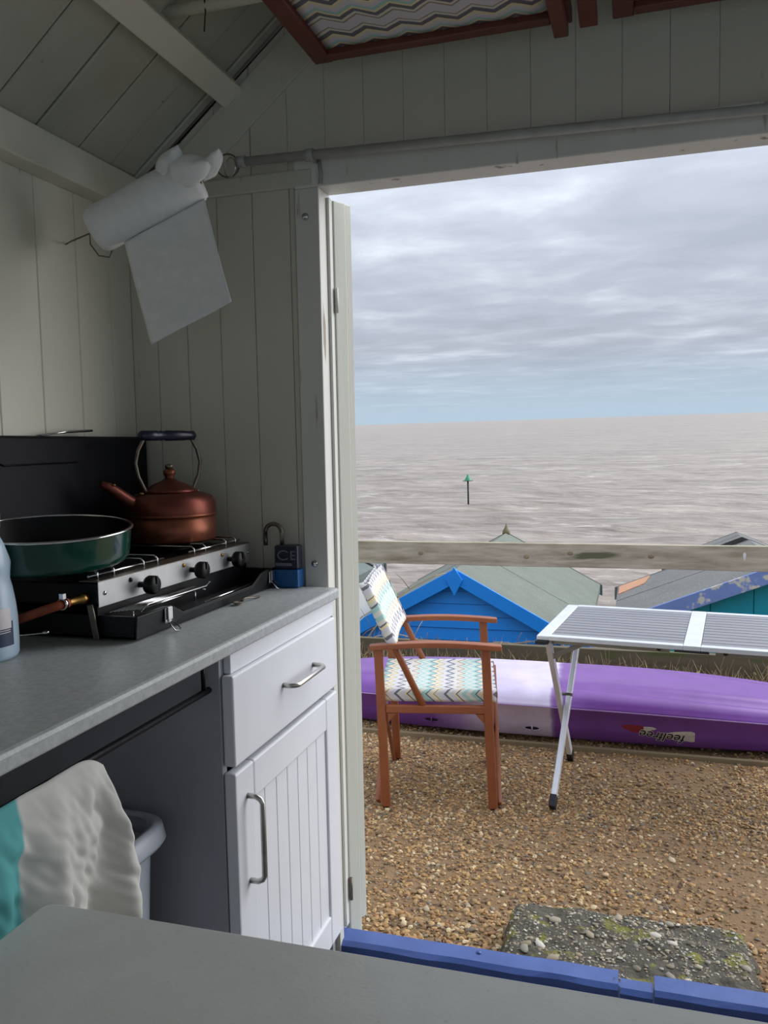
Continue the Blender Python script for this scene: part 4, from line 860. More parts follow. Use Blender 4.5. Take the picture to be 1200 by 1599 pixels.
bn = thing('waste_bin', 'pale grey plastic bin standing under the worktop behind the towel', 'bin', (-0.965, 1.105, ZF))
def rrect(hx, hy, r_, n=6):
    pts = []
    for cx, cy, a0 in ((hx - r_, hy - r_, 0), (-hx + r_, hy - r_, 90), (-hx + r_, -hy + r_, 180), (hx - r_, -hy + r_, 270)):
        for i in range(n + 1): a = R(a0 + 90 * i / n); pts.append((cx + r_ * math.cos(a), cy + r_ * math.sin(a)))
    return pts
def loft(sections, closed_bottom=True):
    mb = MB(); vs = []; n_ = len(sections[0][0])
    for poly, z in sections: vs += [(p[0], p[1], z) for p in poly]
    fs = [(i * n_ + k, i * n_ + (k + 1) % n_, (i + 1) * n_ + (k + 1) % n_, (i + 1) * n_ + k) for i in range(len(sections) - 1) for k in range(n_)]
    if closed_bottom: fs.append(tuple(range(n_)))
    return mb.add(vs, fs, True)
BZ = 0.575 - ZF
obj('bin_body', loft([(rrect(0.115, 0.145, 0.05), 0.001), (rrect(0.117, 0.147, 0.05), 0.012), (rrect(0.140, 0.172, 0.055), BZ - 0.035)]), M['bin'], bn, local=True, solid=0.003)
obj('bin_rim', loft([(rrect(0.141, 0.173, 0.055), BZ - 0.040), (rrect(0.156, 0.188, 0.06), BZ - 0.040), (rrect(0.162, 0.194, 0.06), BZ - 0.030), (rrect(0.158, 0.190, 0.06), BZ - 0.006), (rrect(0.150, 0.182, 0.06), BZ), (rrect(0.138, 0.170, 0.055), BZ - 0.004)], False), M['bin'], bn, local=True, solid=0.002)

# ================================================================== FOREGROUND TABLE
TX0, TY1, TZT = -0.652, 0.768, 0.72
tb = thing('dining_table', 'plain grey laminate table in the near foreground', 'table', (-0.1, 0.40, ZF))
def tabpoly(): return [(p[0] + (TX0 + 0.62) / 2, p[1] + (TY1 + 0.10) / 2) for p in rrect((0.62 - TX0) / 2, (TY1 - 0.10) / 2, 0.014, 5)]
obj('table_top', MB().prism(tabpoly(), TZT - 0.026, TZT, 'z'), M['tabletop'], tb, bevel=0.002)
for x_ in (TX0 + 0.08, 0.54):
    for y_ in (0.17, TY1 - 0.07):
        obj('leg', B(x_ - 0.02, x_ + 0.02, y_ - 0.02, y_ + 0.02, ZF + 0.001, TZT - 0.027), M['rust_steel'], tb, bevel=0.003)

# ================================================================== KITCHEN ROLL
cr_ = Vector(RX); cu = -Vector(DN); cf = Vector(FW)
ax = (cr_ * math.cos(R(26)) + cu * math.sin(R(26)) - cf * 0.10).normalized()      # roll axis, left end low
pv = cu - ax * cu.dot(ax); pv.normalize()                                       # across the roll
dv = ax.cross(pv)
RL = Vector((-1.143, 1.583, 1.741)) + cr_ * 0.016 - cu * 0.020
kr = thing('kitchen_roll', 'white kitchen paper roll hung crookedly below the roof plate with a loose sheet', 'paper roll', tuple(RL))
def ring(c, r_, n=36): return [c + (pv * math.cos(2 * math.pi * k / n) + dv * math.sin(2 * math.pi * k / n)) * r_ for k in range(n)]
def rollmb(secs, n=36):
    mb = MB(); vs = []
    for t_, r_ in secs: vs += ring(RL + ax * t_, r_, n)
    fs = [(i * n + k, i * n + (k + 1) % n, (i + 1) * n + (k + 1) % n, (i + 1) * n + k) for i in range(len(secs) - 1) for k in range(n)]
    return mb.add(vs, fs, True)
RLEN = 0.256; RR = 0.050
obj('roll_body', rollmb([(0.0, 0.019), (0.0, 0.043), (0.005, 0.0475), (0.02, RR), (RLEN - 0.01, RR), (RLEN, 0.047), (RLEN, 0.019)]), M['paper'], kr)
obj('cardboard_core', rollmb([(-0.002, 0.0185), (RLEN + 0.002, 0.0185)]), M['osb'], kr)
# loose sheet hanging from the lower front of the roll
dn = (-pv * 0.985 + dv * 0.02).normalized()
if dv.dot(cf) > 0: front = -dv
else: front = dv
def sheet(u, v):
    p = RL + ax * (0.050 + 0.200 * u)
    if v < 0.12:
        a = R(150 - 60 * v / 0.12)   # follows the back and underside of the roll
        return p + (front * math.cos(a) - pv * math.sin(a)) * (RR * 1.015)
    t_ = (v - 0.12) / 0.88
    q = p - pv * (RR * 1.015)
    return q - pv * (0.232 * t_) - ax * (0.042 * t_) + front * (0.014 * math.sin(t_ * 2.2) * (0.4 + 0.6 * u) + 0.003 * math.sin(u * 6))
obj('loose_sheet', MB().grid(sheet, 24, 36), M['paper'], kr, solid=0.0006)
# crumpled paper end at the upper right
def crumple(c, spin, ln, wd, seed, mt=M['paper']):
    def fn(u, v):
        a = (u - 0.5) * 2; w = wd * math.sin(math.pi * min(1, 0.18 + 0.82 * v)) ** 0.7
        base = c + ax * (ln * v * math.cos(R(spin))) + pv * (ln * v * math.sin(R(spin)) + w * a * 0.6 * math.cos(R(spin))) - ax * (w * a * 0.6 * math.sin(R(spin)))
        return base + front * (0.020 * math.cos(a * 1.7) + 0.006 * mnoise.noise(Vector((u * 3 + seed, v * 4, seed))))
    return MB().grid(fn, 14, 14)
E0 = RL + ax * (RLEN - 0.062)
obj('paper_fold', crumple(E0 + pv * 0.016 + front * 0.034, 30, 0.070, 0.052, 1), M['paper'], kr, solid=0.0008)
obj('paper_fold', crumple(E0 + ax * 0.022 + pv * 0.010 + front * 0.040, -18, 0.085, 0.060, 4), M['paper'], kr, solid=0.0008)
obj('paper_fold', crumple(RL + ax * (RLEN + 0.005) + pv * -0.008 + front * 0.010, 18, 0.070, 0.040, 8), M['paper'], kr, solid=0.0008)
hk = RL + ax * 0.0
hook = [hk + ax * RLEN, hk + ax * -0.012, hk + ax * -0.020 - pv * 0.02, hk + ax * -0.014 - pv * 0.052, hk + ax * 0.006 - pv * 0.066, hk + ax * 0.018 - pv * 0.056]
obj('wire_holder', MB().tube(hook, 0.0017, 6), M['rust_steel'], kr)
obj('wall_hook', MB().tube([hk + ax * 0.005, Vector((XL + 0.03, hk.y + 0.05, hk.z + 0.0)), Vector((XL - 0.001, hk.y + 0.07, hk.z + 0.0))], 0.0018, 6), M['rust_steel'], kr)

# ================================================================== CURTAIN ROD WITH RINGS
rd = thing('curtain_rod', 'grey painted curtain rod above the doorway', 'curtain rod', (-0.3, 1.85, 1.90))
A_, B_ = Vector((-0.905, 1.852, 1.926)), Vector((0.95, 1.852, 1.876))
obj('rod', MB().tube([A_, B_], 0.0105, 14), M['rod'], rd)
def onrod(x_): t_ = (x_ - A_.x) / (B_.x - A_.x); return A_.lerp(B_, t_)
obj('end_cap', MB().tube([onrod(-0.912), onrod(-0.888)], 0.013, 14), M['rod'], rd)
for x_ in (-0.725, 0.85):
    p = onrod(x_)
    obj('rod_bracket', MB().tube([p + Vector((-0.010, 0, 0)), p + Vector((0.010, 0, 0))], 0.0135, 14).tube([p, p + Vector((0, 0.043, 0))], 0.006, 8).tube([p + Vector((0.008, 0.040, 0.0)), p + Vector((0.012, 0.040, -0.03)), p + Vector((0.010, 0.040, -0.055))], 0.0045, 6), M['rod'], rd)
rgc = Vector((-0.936, 1.852, 1.921))
def circ(c, r_, tilt): 
    u_ = Vector((math.cos(tilt), math.sin(tilt), 0)); return [c + u_ * (r_ * math.cos(2 * math.pi * k / 24)) + Vector((0, 0, 1)) * (r_ * math.sin(2 * math.pi * k / 24)) for k in range(25)]
tag(obj('curtain_ring', MB().tube(circ(rgc, 0.027, 0.25), 0.0022, 6, cap=False), M['rust_steel']), 'larger of two wire rings at the end of the curtain rod', 'ring', 'rings on the curtain rod')
tag(obj('curtain_ring', MB().tube(circ(rgc + Vector((0.008, -0.004, -0.006)), 0.022, -0.5), 0.0018, 6, cap=False), M['chrome']), 'smaller brighter wire ring at the end of the curtain rod', 'ring', 'rings on the curtain rod')

# ================================================================== POLE AND CHAIRS STORED UNDER THE ROOF
pl_ = tag(obj('storage_pole', MB().tube([(-1.02, 1.592, 2.150), (1.08, 1.612, 2.146)], 0.0125, 12), M['cream']), 'cream painted pole lying across the purlins under the roof', 'pole')
obj('string_loop', MB().tube([(-0.842, 1.594, 2.163), (-0.838, 1.580, 2.152), (-0.842, 1.590, 2.136), (-0.850, 1.597, 2.10)], 0.0016, 5), M['gap'], pl_)
def stored_chair(name, x0, x1, y0, y1, z, label):
    t_ = thing(name, label, 'chair', ((x0 + x1) / 2, (y0 + y1) / 2, z), 0, 'folded chairs stored under the roof')
    obj('side_rail', B(x0 - 0.042, x0, y0, y1 + 0.04, z, z + 0.03), M['brown_wood'], t_, bevel=0.003)
    obj('side_rail', B(x1, x1 + 0.042, y0, y1 + 0.04, z, z + 0.03), M['brown_wood'], t_, bevel=0.003)
    obj('cross_rail', B(x0, x1, y1, y1 + 0.028, z - 0.004, z + 0.024), M['brown_wood'], t_, bevel=0.003)
    obj('cross_rail', B(x0, x1, y0, y0 + 0.028, z - 0.004, z + 0.024), M['brown_wood'], t_, bevel=0.003)
    obj('leg', MB().beam((x1 + 0.020, y1 + 0.038, z - 0.016), (x1 + 0.012, y0 - 0.06, z - 0.014), 0.030, 0.022), M['brown_wood'], t_, bevel=0.003)
    obj('leg', MB().beam((x1 + 0.075, y1 + 0.034, z - 0.006), (x1 + 0.075, y0 - 0.06, z + 0.02), 0.036, 0.022), M['brown_wood'], t_, bevel=0.003)
    obj('canvas_seat', MB().grid(lambda u, v: (x0 + (x1 - x0) * u, y0 + 0.02 + (y1 - y0 - 0.015) * v, z + 0.012 - 0.010 * math.sin(math.pi * v) * math.sin(math.pi * u)), 20, 12, True, lambda u, v: ((x1 - x0) * u, (y1 - y0) * v)), M['zigzag_big'], t_, solid=0.002)
    return t_
stored_chair('folded_chair', -0.645, -0.165, 1.40, 1.768, 2.098, 'folded brown chair with zigzag cloth hung above the doorway, on the left')
t2 = stored_chair('folded_chair', -0.002, 0.48, 1.40, 1.795, 2.104, 'folded brown chair with zigzag cloth hung above the doorway, cut by the frame top')
# ================================================================== NEXT2
# ================================================================== DIRECTOR'S CHAIR
ch = thing('directors_chair', 'folding wooden armchair with zigzag cloth seat and back on the gravel', 'chair', (-0.807, 3.432, ZG + 0.004), R(11))
def C(name, mb, mt=None, parent=None, bevel=0.004, **k): return obj(name, mb, mt or M['teak'], parent or ch, bevel=bevel, seg=2, local=True, **k)
for sg in (-1, 1):
    y_ = 0.262 * sg
    C('back_post', MB().beam((-0.212, y_, 0.0), (-0.232, y_, 0.655), 0.022, 0.036, (1, 0, 0)))
    C('front_post', MB().beam((0.222, y_, 0.0), (0.198, y_, 0.655), 0.022, 0.036, (1, 0, 0)))
    # gently arched armrest
    mb = MB(); vs = []; n_ = 16
    for i in range(n_ + 1):
        t_ = i / n_; x_ = -0.268 + 0.530 * t_; zc_ = 0.660 + 0.014 * math.sin(math.pi * t_); w_ = 0.024 if 0 < i < n_ else 0.017
        vs += [(x_, y_ - w_, zc_ - 0.011), (x_, y_ + w_, zc_ - 0.011), (x_, y_ + w_, zc_ + 0.011), (x_, y_ - w_, zc_ + 0.011)]
    fs = [(i * 4 + k, i * 4 + (k + 1) % 4, (i + 1) * 4 + (k + 1) % 4, (i + 1) * 4 + k) for i in range(n_) for k in range(4)] + [(0, 1, 2, 3), tuple(n_ * 4 + k for k in (3, 2, 1, 0))]
    mb.add(vs, fs); C('armrest', mb)
    C('side_stretcher', B(-0.205, 0.195, y_ - 0.011, y_ + 0.011, 0.392, 0.424))
    for a, b in ((-0.198, 1), (0.190, -1)):
        C('corner_block', MB().prism([(a, 0.391), (a + b * 0.035, 0.391), (a + b * 0.018, 0.372), (a, 0.352)], y_ - 0.009, y_ + 0.009), bevel=0.002)
    C('back_upright', MB().tube([(-0.055, y_ * 0.985, 0.420), (-0.165, y_ * 0.96, 0.655), (-0.275, y_ * 0.94, 0.902)], 0.0140, 12), bevel=0)
    C('seat_rail', B(-0.225, 0.245, 0.228 * sg - 0.014, 0.228 * sg + 0.014, 0.448, 0.476))
    C('foot_glide', MB().lathe([(0.009, -0.003), (0.009, 0.002)], (0.222, y_, 0.0), 10), M['black_rubber'], bevel=0)
    C('foot_glide', MB().lathe([(0.009, -0.003), (0.009, 0.002)], (-0.212, y_, 0.0), 10), M['black_rubber'], bevel=0)
for x_, dx in ((0.247, 0.0), (-0.247, 0.0)):
    xa = x_
    C('cross_leg', MB().beam((xa, -0.245, 0.010), (xa * 0.98, 0.225, 0.455), 0.016, 0.034, (0, 1, 1)))
    C('cross_leg', MB().beam((xa - math.copysign(0.019, xa), 0.245, 0.010), (xa * 0.98 - math.copysign(0.019, xa), -0.225, 0.455), 0.016, 0.034, (0, -1, 1)))
    C('cross_bolt', MB().tube([(xa + 0.012, 0.0, 0.2375), (xa - 0.030, 0.0, 0.2375)] if xa > 0 else [(xa - 0.012, 0.0, 0.2375), (xa + 0.030, 0.0, 0.2375)], 0.004, 8), M['rust_steel'], bevel=0)
# cloth seat: sagging panel wrapped over both rails
def seat_fn(u, v):
    s = -0.292 + 0.584 * u; x_ = -0.244 + 0.484 * v
    if abs(s) < 0.240:
        y_ = s; z_ = 0.482 - 0.012 * math.cos(s / 0.240 * math.pi / 2)
    else:
        q = abs(s) - 0.240; y_ = math.copysign(0.240 + 0.008 * math.sin(min(1, q / 0.014) * math.pi / 2), s); z_ = 0.482 - max(0, q - 0.003) * 0.95
    return (x_, y_, z_)
C('cloth_seat', MB().grid(seat_fn, 46, 24, True, lambda u, v: (0.584 * u, 0.484 * v)), M['zigzag'], bevel=0, solid=0.003)
def back_fn(u, v):
    # loop around both uprights: a front sheet between them
    y_ = (-0.268 + 0.536 * u); z_ = 0.672 + 0.250 * v; x_ = -0.172 - 0.112 * v + (0.0)
    x_ += 0.018 - 0.012 * math.sin(math.pi * u) if abs(u - .5) < 0.46 else 0.018 - 0.03 * (abs(u - .5) - 0.46) / 0.04
    return (x_, y_, z_)
C('cloth_back', MB().grid(back_fn, 44, 20, True, lambda u, v: (0.536 * u, 0.250 * v + 0.05)), M['zigzag'], bevel=0, solid=0.003)
def back2_fn(u, v):
    y_ = (-0.268 + 0.536 * u); z_ = 0.668 + 0.250 * v; x_ = -0.172 - 0.112 * v - 0.020 + (0.010 if abs(u - .5) < 0.45 else 0.0)
    return (x_, y_, z_)
C('cloth_back', MB().grid(back2_fn, 44, 20, True, lambda u, v: (0.536 * u, 0.250 * v + 0.05)), M['zigzag'], bevel=0, solid=0.003)
for sg in (-1, 1):
    C('cloth_hem', MB().grid(lambda u, v: (-0.172 - 0.112 * v + 0.019 * math.cos(math.pi * u), sg * (0.266 + 0.006 * math.sin(math.pi * u)) , 0.670 + 0.250 * v), 8, 16, True, lambda u, v: (0.03 * u + 0.01, 0.250 * v + 0.05)), M['zigzag'], bevel=0, solid=0.003)

# ================================================================== FOLDING TABLE
ft = thing('folding_table', 'white and grey aluminium slatted folding table on the gravel', 'table', (-0.374, 3.318, ZG + 0.004), R(-6.3))
TH = 0.470 - ZG - 0.004; TW = 0.69; TL = 0.557
def T(name, mb, mt, parent=None, bevel=0.002, **k): return obj(name, mb, mt, parent or ft, bevel=bevel, seg=2, local=True, **k)
def half(x0, flip):
    x1 = x0 + TL
    rails = T('long_rail', B(x0 + 0.05 * (not flip), x1 - 0.05 * flip, 0.0, 0.036, TH - 0.018, TH), M['alu'])
    T('long_rail', B(x0 + 0.05 * (not flip), x1 - 0.05 * flip, TW - 0.036, TW, TH - 0.018, TH), M['alu'])
    e0, e1 = (x0, x0 + 0.052) if not flip else (x1 - 0.052, x1)
    T('end_rail', B(e0, e1, 0.004, TW - 0.004, TH - 0.020, TH - 0.001), M['alu'], bevel=0.004)
    for y_ in (0.006, TW - 0.006):
        T('corner_cap', B(e0 - 0.004, e1 - 0.004, y_ - 0.012, y_ + 0.012, TH - 0.034, TH - 0.021), M['black_rubber'])
    s0, s1 = (e1, x1) if not flip else (x0, e0); ns = 12; w_ = (TW - 0.072) / ns
    for i in range(ns):
        y_ = 0.036 + i * w_
        T('slat', B(s0 + 0.001, s1 - 0.001, y_ + 0.0038, y_ + w_ - 0.0038, TH - 0.010, TH - 0.002), M['alu_slat'], bevel=0.0015)
    T('slat_bed', B(s0 + 0.002, s1 - 0.002, 0.037, TW - 0.037, TH - 0.016, TH - 0.0105), M['black_rubber'], bevel=0)
    T('under_rail', B(x0 + 0.05, x1 - 0.05, 0.055, 0.080, TH - 0.044, TH - 0.019), M['alu_shaded'])
    T('under_rail', B(x0 + 0.05, x1 - 0.05, TW - 0.080, TW - 0.055, TH - 0.044, TH - 0.019), M['alu_shaded'])
half(0.0, False); half(TL + 0.064, True)
T('centre_strip', B(TL + 0.001, TL + 0.063, 0.0, TW, TH - 0.018, TH + 0.0005), M['alu'])
for y_ in (0.0, TW):
    T('centre_clip', B(TL - 0.03, TL + 0.094, y_ - 0.004, y_ + 0.010, TH - 0.026, TH - 0.0185), M['black_rubber'])
for x_ in (TL - 0.09, TL + 0.15):
    T('rail_bolt', MB().lathe([(0.0, -0.004), (0.008, -0.003), (0.009, 0.0)], (x_, 0.055, TH - 0.032), 10, 'y'), M['black_rubber'], bevel=0)
def xlegs(xa, sg):
    # each end: two legs crossing in the end plane
    for (ya, yb2, off, mt, nm) in ((0.655, -0.030, 0.012, M['alu'], 'leg'), (0.030, 0.500, -0.018, M['alu'], 'leg')):
        x_ = xa + off * sg
        lo = T(nm, MB().beam((x_, yb2, 0.030), (x_, ya, TH - 0.022), 0.022, 0.034, (0, 1, 0.2)), mt, bevel=0.003)
        d_ = (Vector((x_, ya, TH - 0.022)) - Vector((x_, yb2, 0.030))).normalized()
        T('rubber_foot', MB().beam(Vector((x_, yb2, 0.030)) - d_ * 0.030, Vector((x_, yb2, 0.030)) + d_ * 0.022, 0.027, 0.039, (0, 1, 0.2)), M['black_rubber'], lo, bevel=0.003)
    T('brace', MB().beam((xa - 0.02 * sg, 0.085, TH - 0.11), (xa + 0.13 * sg, 0.10, TH - 0.034), 0.006, 0.020, (0, 0, 1)), M['alu_shaded'])
    T('leg_pivot', MB().tube([(xa - 0.035, 0.31, 0.37), (xa + 0.028, 0.31, 0.37)], 0.007, 10), M['rust_steel'], bevel=0)
xlegs(0.060, 1); xlegs(2 * TL + 0.004, -1)

# ================================================================== KAYAK (upside down beside the fence)
KX0, KX1 = -2.05, 1.36; KYC = 4.315
P1, P2, P3 = srgb(122, 74, 156), srgb(206, 192, 226), srgb(106, 52, 150)
_k = 0.345
M['kayak'] = ramp_by_axis('purple_lilac_plastic', 'X', [(-2.0, P3), (-0.96 + _k, P1), (-0.80 + _k, srgb(168, 138, 202)), (-0.70 + _k, P2), (-0.345 + _k, srgb(216, 206, 232)), (-0.325 + _k, P1), (0.60, P1), (2.0, P3)], 0.32, 5, 0.10)
def ksec(t):
    """half section (offset from centre line towards the viewer, height above the ground)"""
    k = max(0.0, 1 - abs(t) ** 3.2); w = 0.345 * (0.04 + 0.96 * k ** 0.75); hgt = 0.250 * (0.30 + 0.70 * max(0, 1 - abs(t) ** (2.4 if t > 0 else 4.0)) ** 0.8)
    g = 0.020 * min(1, max(0, (t + 0.12) / 0.5)) if t < 0.85 else 0.01
    hs = min(0.172, hgt * 0.69)
    pts = [(0.0, 0.012), (-0.60 * w, 0.012), (-0.80 * w, 0.0), (-0.835 * w, 0.008), (-0.925 * w, hs * 0.45), (-0.988 * w, hs * 0.95), (-1.004 * w, hs * 0.97), (-1.004 * w, hs * 1.03), (-0.985 * w, hs * 1.06)]
    sh_ = [(-0.955, 0.22), (-0.90, 0.48), (-0.83, 0.68), (-0.76, 0.80), (-0.70, 0.86), (-0.64, 0.86), (-0.57, 0.93), (-0.48, 1.0), (-0.34, 1.0), (-0.18, 0.96), (0.0, 0.93)]
    for a, b in sh_:
        d_ = g if -0.72 < a < -0.60 else (g * 0.4 if a in (-0.76, -0.57) else 0)
        pts.append((a * w, hs * 1.06 + (hgt - hs * 1.06) * b - d_))
    return pts
nx = 90; mb = MB(); vs = []
for i in range(nx + 1):
    t_ = -1 + 2 * i / nx; t_ = math.copysign(abs(t_) ** 0.9, t_); x_ = (KX0 + KX1) / 2 + (KX1 - KX0) / 2 * t_
    h_ = ksec(t_); full = h_ + [(-a, b) for a, b in h_[-2:0:-1]]
    lift = 0.03 * abs(t_) ** 4
    vs += [(x_, KYC + a, ZG + 0.026 + b + lift) for a, b in full]
np_ = len(full)
fs = [(i * np_ + k, i * np_ + (k + 1) % np_, (i + 1) * np_ + (k + 1) % np_, (i + 1) * np_ + k) for i in range(nx) for k in range(np_)] + [tuple(range(np_)), tuple(nx * np_ + k for k in range(np_ - 1, -1, -1))]
mb.add(vs, fs, True)
ky = thing('kayak', 'purple and lilac plastic kayak lying upside down along the fence', 'kayak', ((KX0 + KX1) / 2, KYC, ZG))
hull = obj('hull', mb, M['kayak'], ky)
M['seam'] = mat('pale_moulding_seam', srgb(190, 164, 214), 0.4, c2=srgb(160, 128, 196), nscale=12, namt=0.8)
obj('moulding_seam', MB().tube([Vector(vs[i * np_ + 6]) * 0.5 + Vector(vs[i * np_ + 7]) * 0.5 + Vector((0, -0.0005, 0)) for i in range(4, nx - 3)], 0.0028, 6), M['seam'], hull)
bvh = BVHTree.FromPolygons([Vector(v) for v in mb.v], [f for f in mb.f])
def stick(x_, z_, off=0.0015):
    h = bvh.ray_cast(Vector((x_, 3.0, z_)), Vector((0, 1, 0)))
    return (x_, (h[0].y if h[0] else KYC - 0.30) - off, z_)
for x_ in (-0.985, -0.475):
    # moulded grip recess: dark oval with a bar
    cz = -0.155
    ring_ = MB(); n_ = 20
    vs = [stick(x_ + 0.042 * math.cos(2 * math.pi * k / n_), cz + 0.013 * math.sin(2 * math.pi * k / n_), 0.003) for k in range(n_)] + [stick(x_ + 0.032 * math.cos(2 * math.pi * k / n_), cz + 0.008 * math.sin(2 * math.pi * k / n_), -0.006) for k in range(n_)]
    g_ = obj('moulded_grip', ring_.add(vs, [(k, (k + 1) % n_, (k + 1) % n_ + n_, k + n_) for k in range(n_)], True), M['kayak'], hull)
    obj('grip_hole', MB().add([stick(x_ + 0.034 * math.cos(2 * math.pi * k / n_), cz + 0.0085 * math.sin(2 * math.pi * k / n_), 0.001) for k in range(n_)], [tuple(range(n_))]), M['black_rubber'], g_)
    p0, p1 = stick(x_, cz - 0.013, 0.003), stick(x_, cz + 0.013, 0.003)
    obj('grip_bar', MB().tube([p0, p1], 0.004, 8), M['kayak'], g_)
# side lettering: brush stroke and upside-down word
def blob(pts, mt, name, off, parent=hull):
    bm = bmesh.new(); f_ = bm.faces.new([bm.verts.new((a, b, 0)) for a, b in pts]); bmesh.ops.triangulate(bm, faces=bm.faces[:]); bmesh.ops.subdivide_edges(bm, edges=bm.edges[:], cuts=3, use_grid_fill=True)
    bmesh.ops.triangulate(bm, faces=bm.faces[:]); bm.verts.index_update()
    vs = [stick(v.co.x, v.co.y, off) for v in bm.verts]; fs = [tuple(v.index for v in f.verts) for f in bm.faces]; bm.free()
    return obj(name, MB().add(vs, fs), mt, parent, recalc=True)
M['logo_red'] = mat('logo_red', srgb(150, 44, 50), 0.5, c2=srgb(124, 36, 50), nscale=40, namt=0.9)
M['logo_white'] = mat('logo_cream', srgb(214, 208, 200), 0.5, c2=srgb(196, 190, 182), nscale=40, namt=0.6)
M['logo_black'] = mat('logo_black', srgb(22, 22, 26), 0.5, c2=srgb(14, 14, 18), nscale=40, namt=0.5)
LX, LZ = 0.035, -0.138
blob([(-0.055, -0.104), (-0.02, -0.094), (0.03, -0.096), (0.062, -0.104), (0.055, -0.120), (0.03, -0.135), (0.0, -0.133), (-0.03, -0.121)], M['logo_red'], 'red_brush_mark', 0.0012)
blob([(0.050, -0.100), (0.090, -0.099), (0.108, -0.107), (0.098, -0.114), (0.085, -0.114), (0.078, -0.128), (0.062, -0.142), (0.048, -0.130)], M['logo_white'], 'white_brush_mark', 0.0016)
blob([(0.150, -0.126), (0.185, -0.117), (0.230, -0.112), (0.262, -0.110), (0.278, -0.116), (0.278, -0.165), (0.262, -0.168), (0.240, -0.164), (0.215, -0.168), (0.19, -0.164), (0.165, -0.155), (0.150, -0.150)], M['logo_white'], 'white_brush_mark', 0.0016)
def word(txt, size, ext, mt, name, off, grow=0.0):
    cu_ = bpy.data.curves.new('t', 'FONT'); cu_.body = txt; cu_.size = size; cu_.shear = 0.25; cu_.align_x = 'CENTER'; cu_.align_y = 'CENTER'; cu_.offset = grow; cu_.space_character = 1.0; cu_.resolution_u = 3
    o_ = bpy.data.objects.new('t', cu_); COL.objects.link(o_)
    bpy.context.view_layer.update()
    dg = bpy.context.evaluated_depsgraph_get(); me = bpy.data.meshes.new_from_object(o_.evaluated_get(dg))
    vs = []; a_ = R(180 - 4.5)
    for v in me.vertices:
        x_, y_ = v.co.x * ext, v.co.y
        X = x_ * math.cos(a_) - y_ * math.sin(a_); Z = x_ * math.sin(a_) + y_ * math.cos(a_)
        vs.append(stick(0.135 + X, -0.146 + Z, off))
    fs = [tuple(p.vertices) for p in me.polygons]
    bpy.data.objects.remove(o_); 
    return obj(name, MB().add(vs, fs), mt, hull)
word('feelfree', 0.066, 1.02, M['logo_white'], 'lettering_outline', 0.0022, 0.0030)
word('feelfree', 0.066, 1.02, M['logo_black'], 'lettering', 0.0030, 0.0004)

# ================================================================== FENCE
fc = thing('rail_fence', 'weathered timber fence with two wide rails at the terrace edge', 'fence', (-0.5, 5.0, ZG))
def plank(x0, x1, z0, z1, y0, y1, seed):
    n_ = 60; mb = MB(); vs = []
    for i in range(n_ + 1):
        x_ = x0 + (x1 - x0) * i / n_; w1 = 0.004 * mnoise.noise(Vector((x_ * 2.1, seed, 0))); w2 = 0.004 * mnoise.noise(Vector((x_ * 2.1, seed, 5)))
        vs += [(x_, y0, z0 + w1), (x_, y1, z0 + w1), (x_, y1, z1 + w2), (x_, y0, z1 + w2)]
    fs = [(i * 4 + k, i * 4 + (k + 1) % 4, (i + 1) * 4 + (k + 1) % 4, (i + 1) * 4 + k) for i in range(n_) for k in range(4)] + [(0, 1, 2, 3), tuple(n_ * 4 + k for k in (3, 2, 1, 0))]
    return mb.add(vs, fs)
obj('top_rail', plank(-3.4, 2.3, 0.500, 0.642, 5.000, 5.042, 1), M['rail_wood'], fc, bevel=0.004)
obj('lower_rail', plank(-3.4, 2.3, -0.135, 0.012, 5.000, 5.042, 4), M['dark_rail'], fc, bevel=0.004)
obj('white_splash', MB().add([(0.600 + 0.008 * math.cos(a) * (1 + 0.3 * math.sin(3 * a)), 4.9985, 0.585 + 0.024 * math.sin(a)) for a in [2 * math.pi * k / 12 for k in range(12)]], [tuple(range(12))]), M['white_hut'], fc)
for x_, z_ in ((-1.28, 0.57), (-0.36, 0.585), (0.10, 0.575), (-0.62, 0.56), (0.85, 0.58)):
    obj('knot', MB().lathe([(0.0, -0.0022), (0.010, -0.0018), (0.013, 0.0)], (x_, 5.0, z_), 10, 'y', sx=1.4), M['sleeper'], fc)
for x_ in (-2.62, 1.55):
    obj('post', B(x_ - 0.05, x_ + 0.05, 5.043, 5.143, -0.45, 0.70), M['rail_wood'], fc, bevel=0.006)

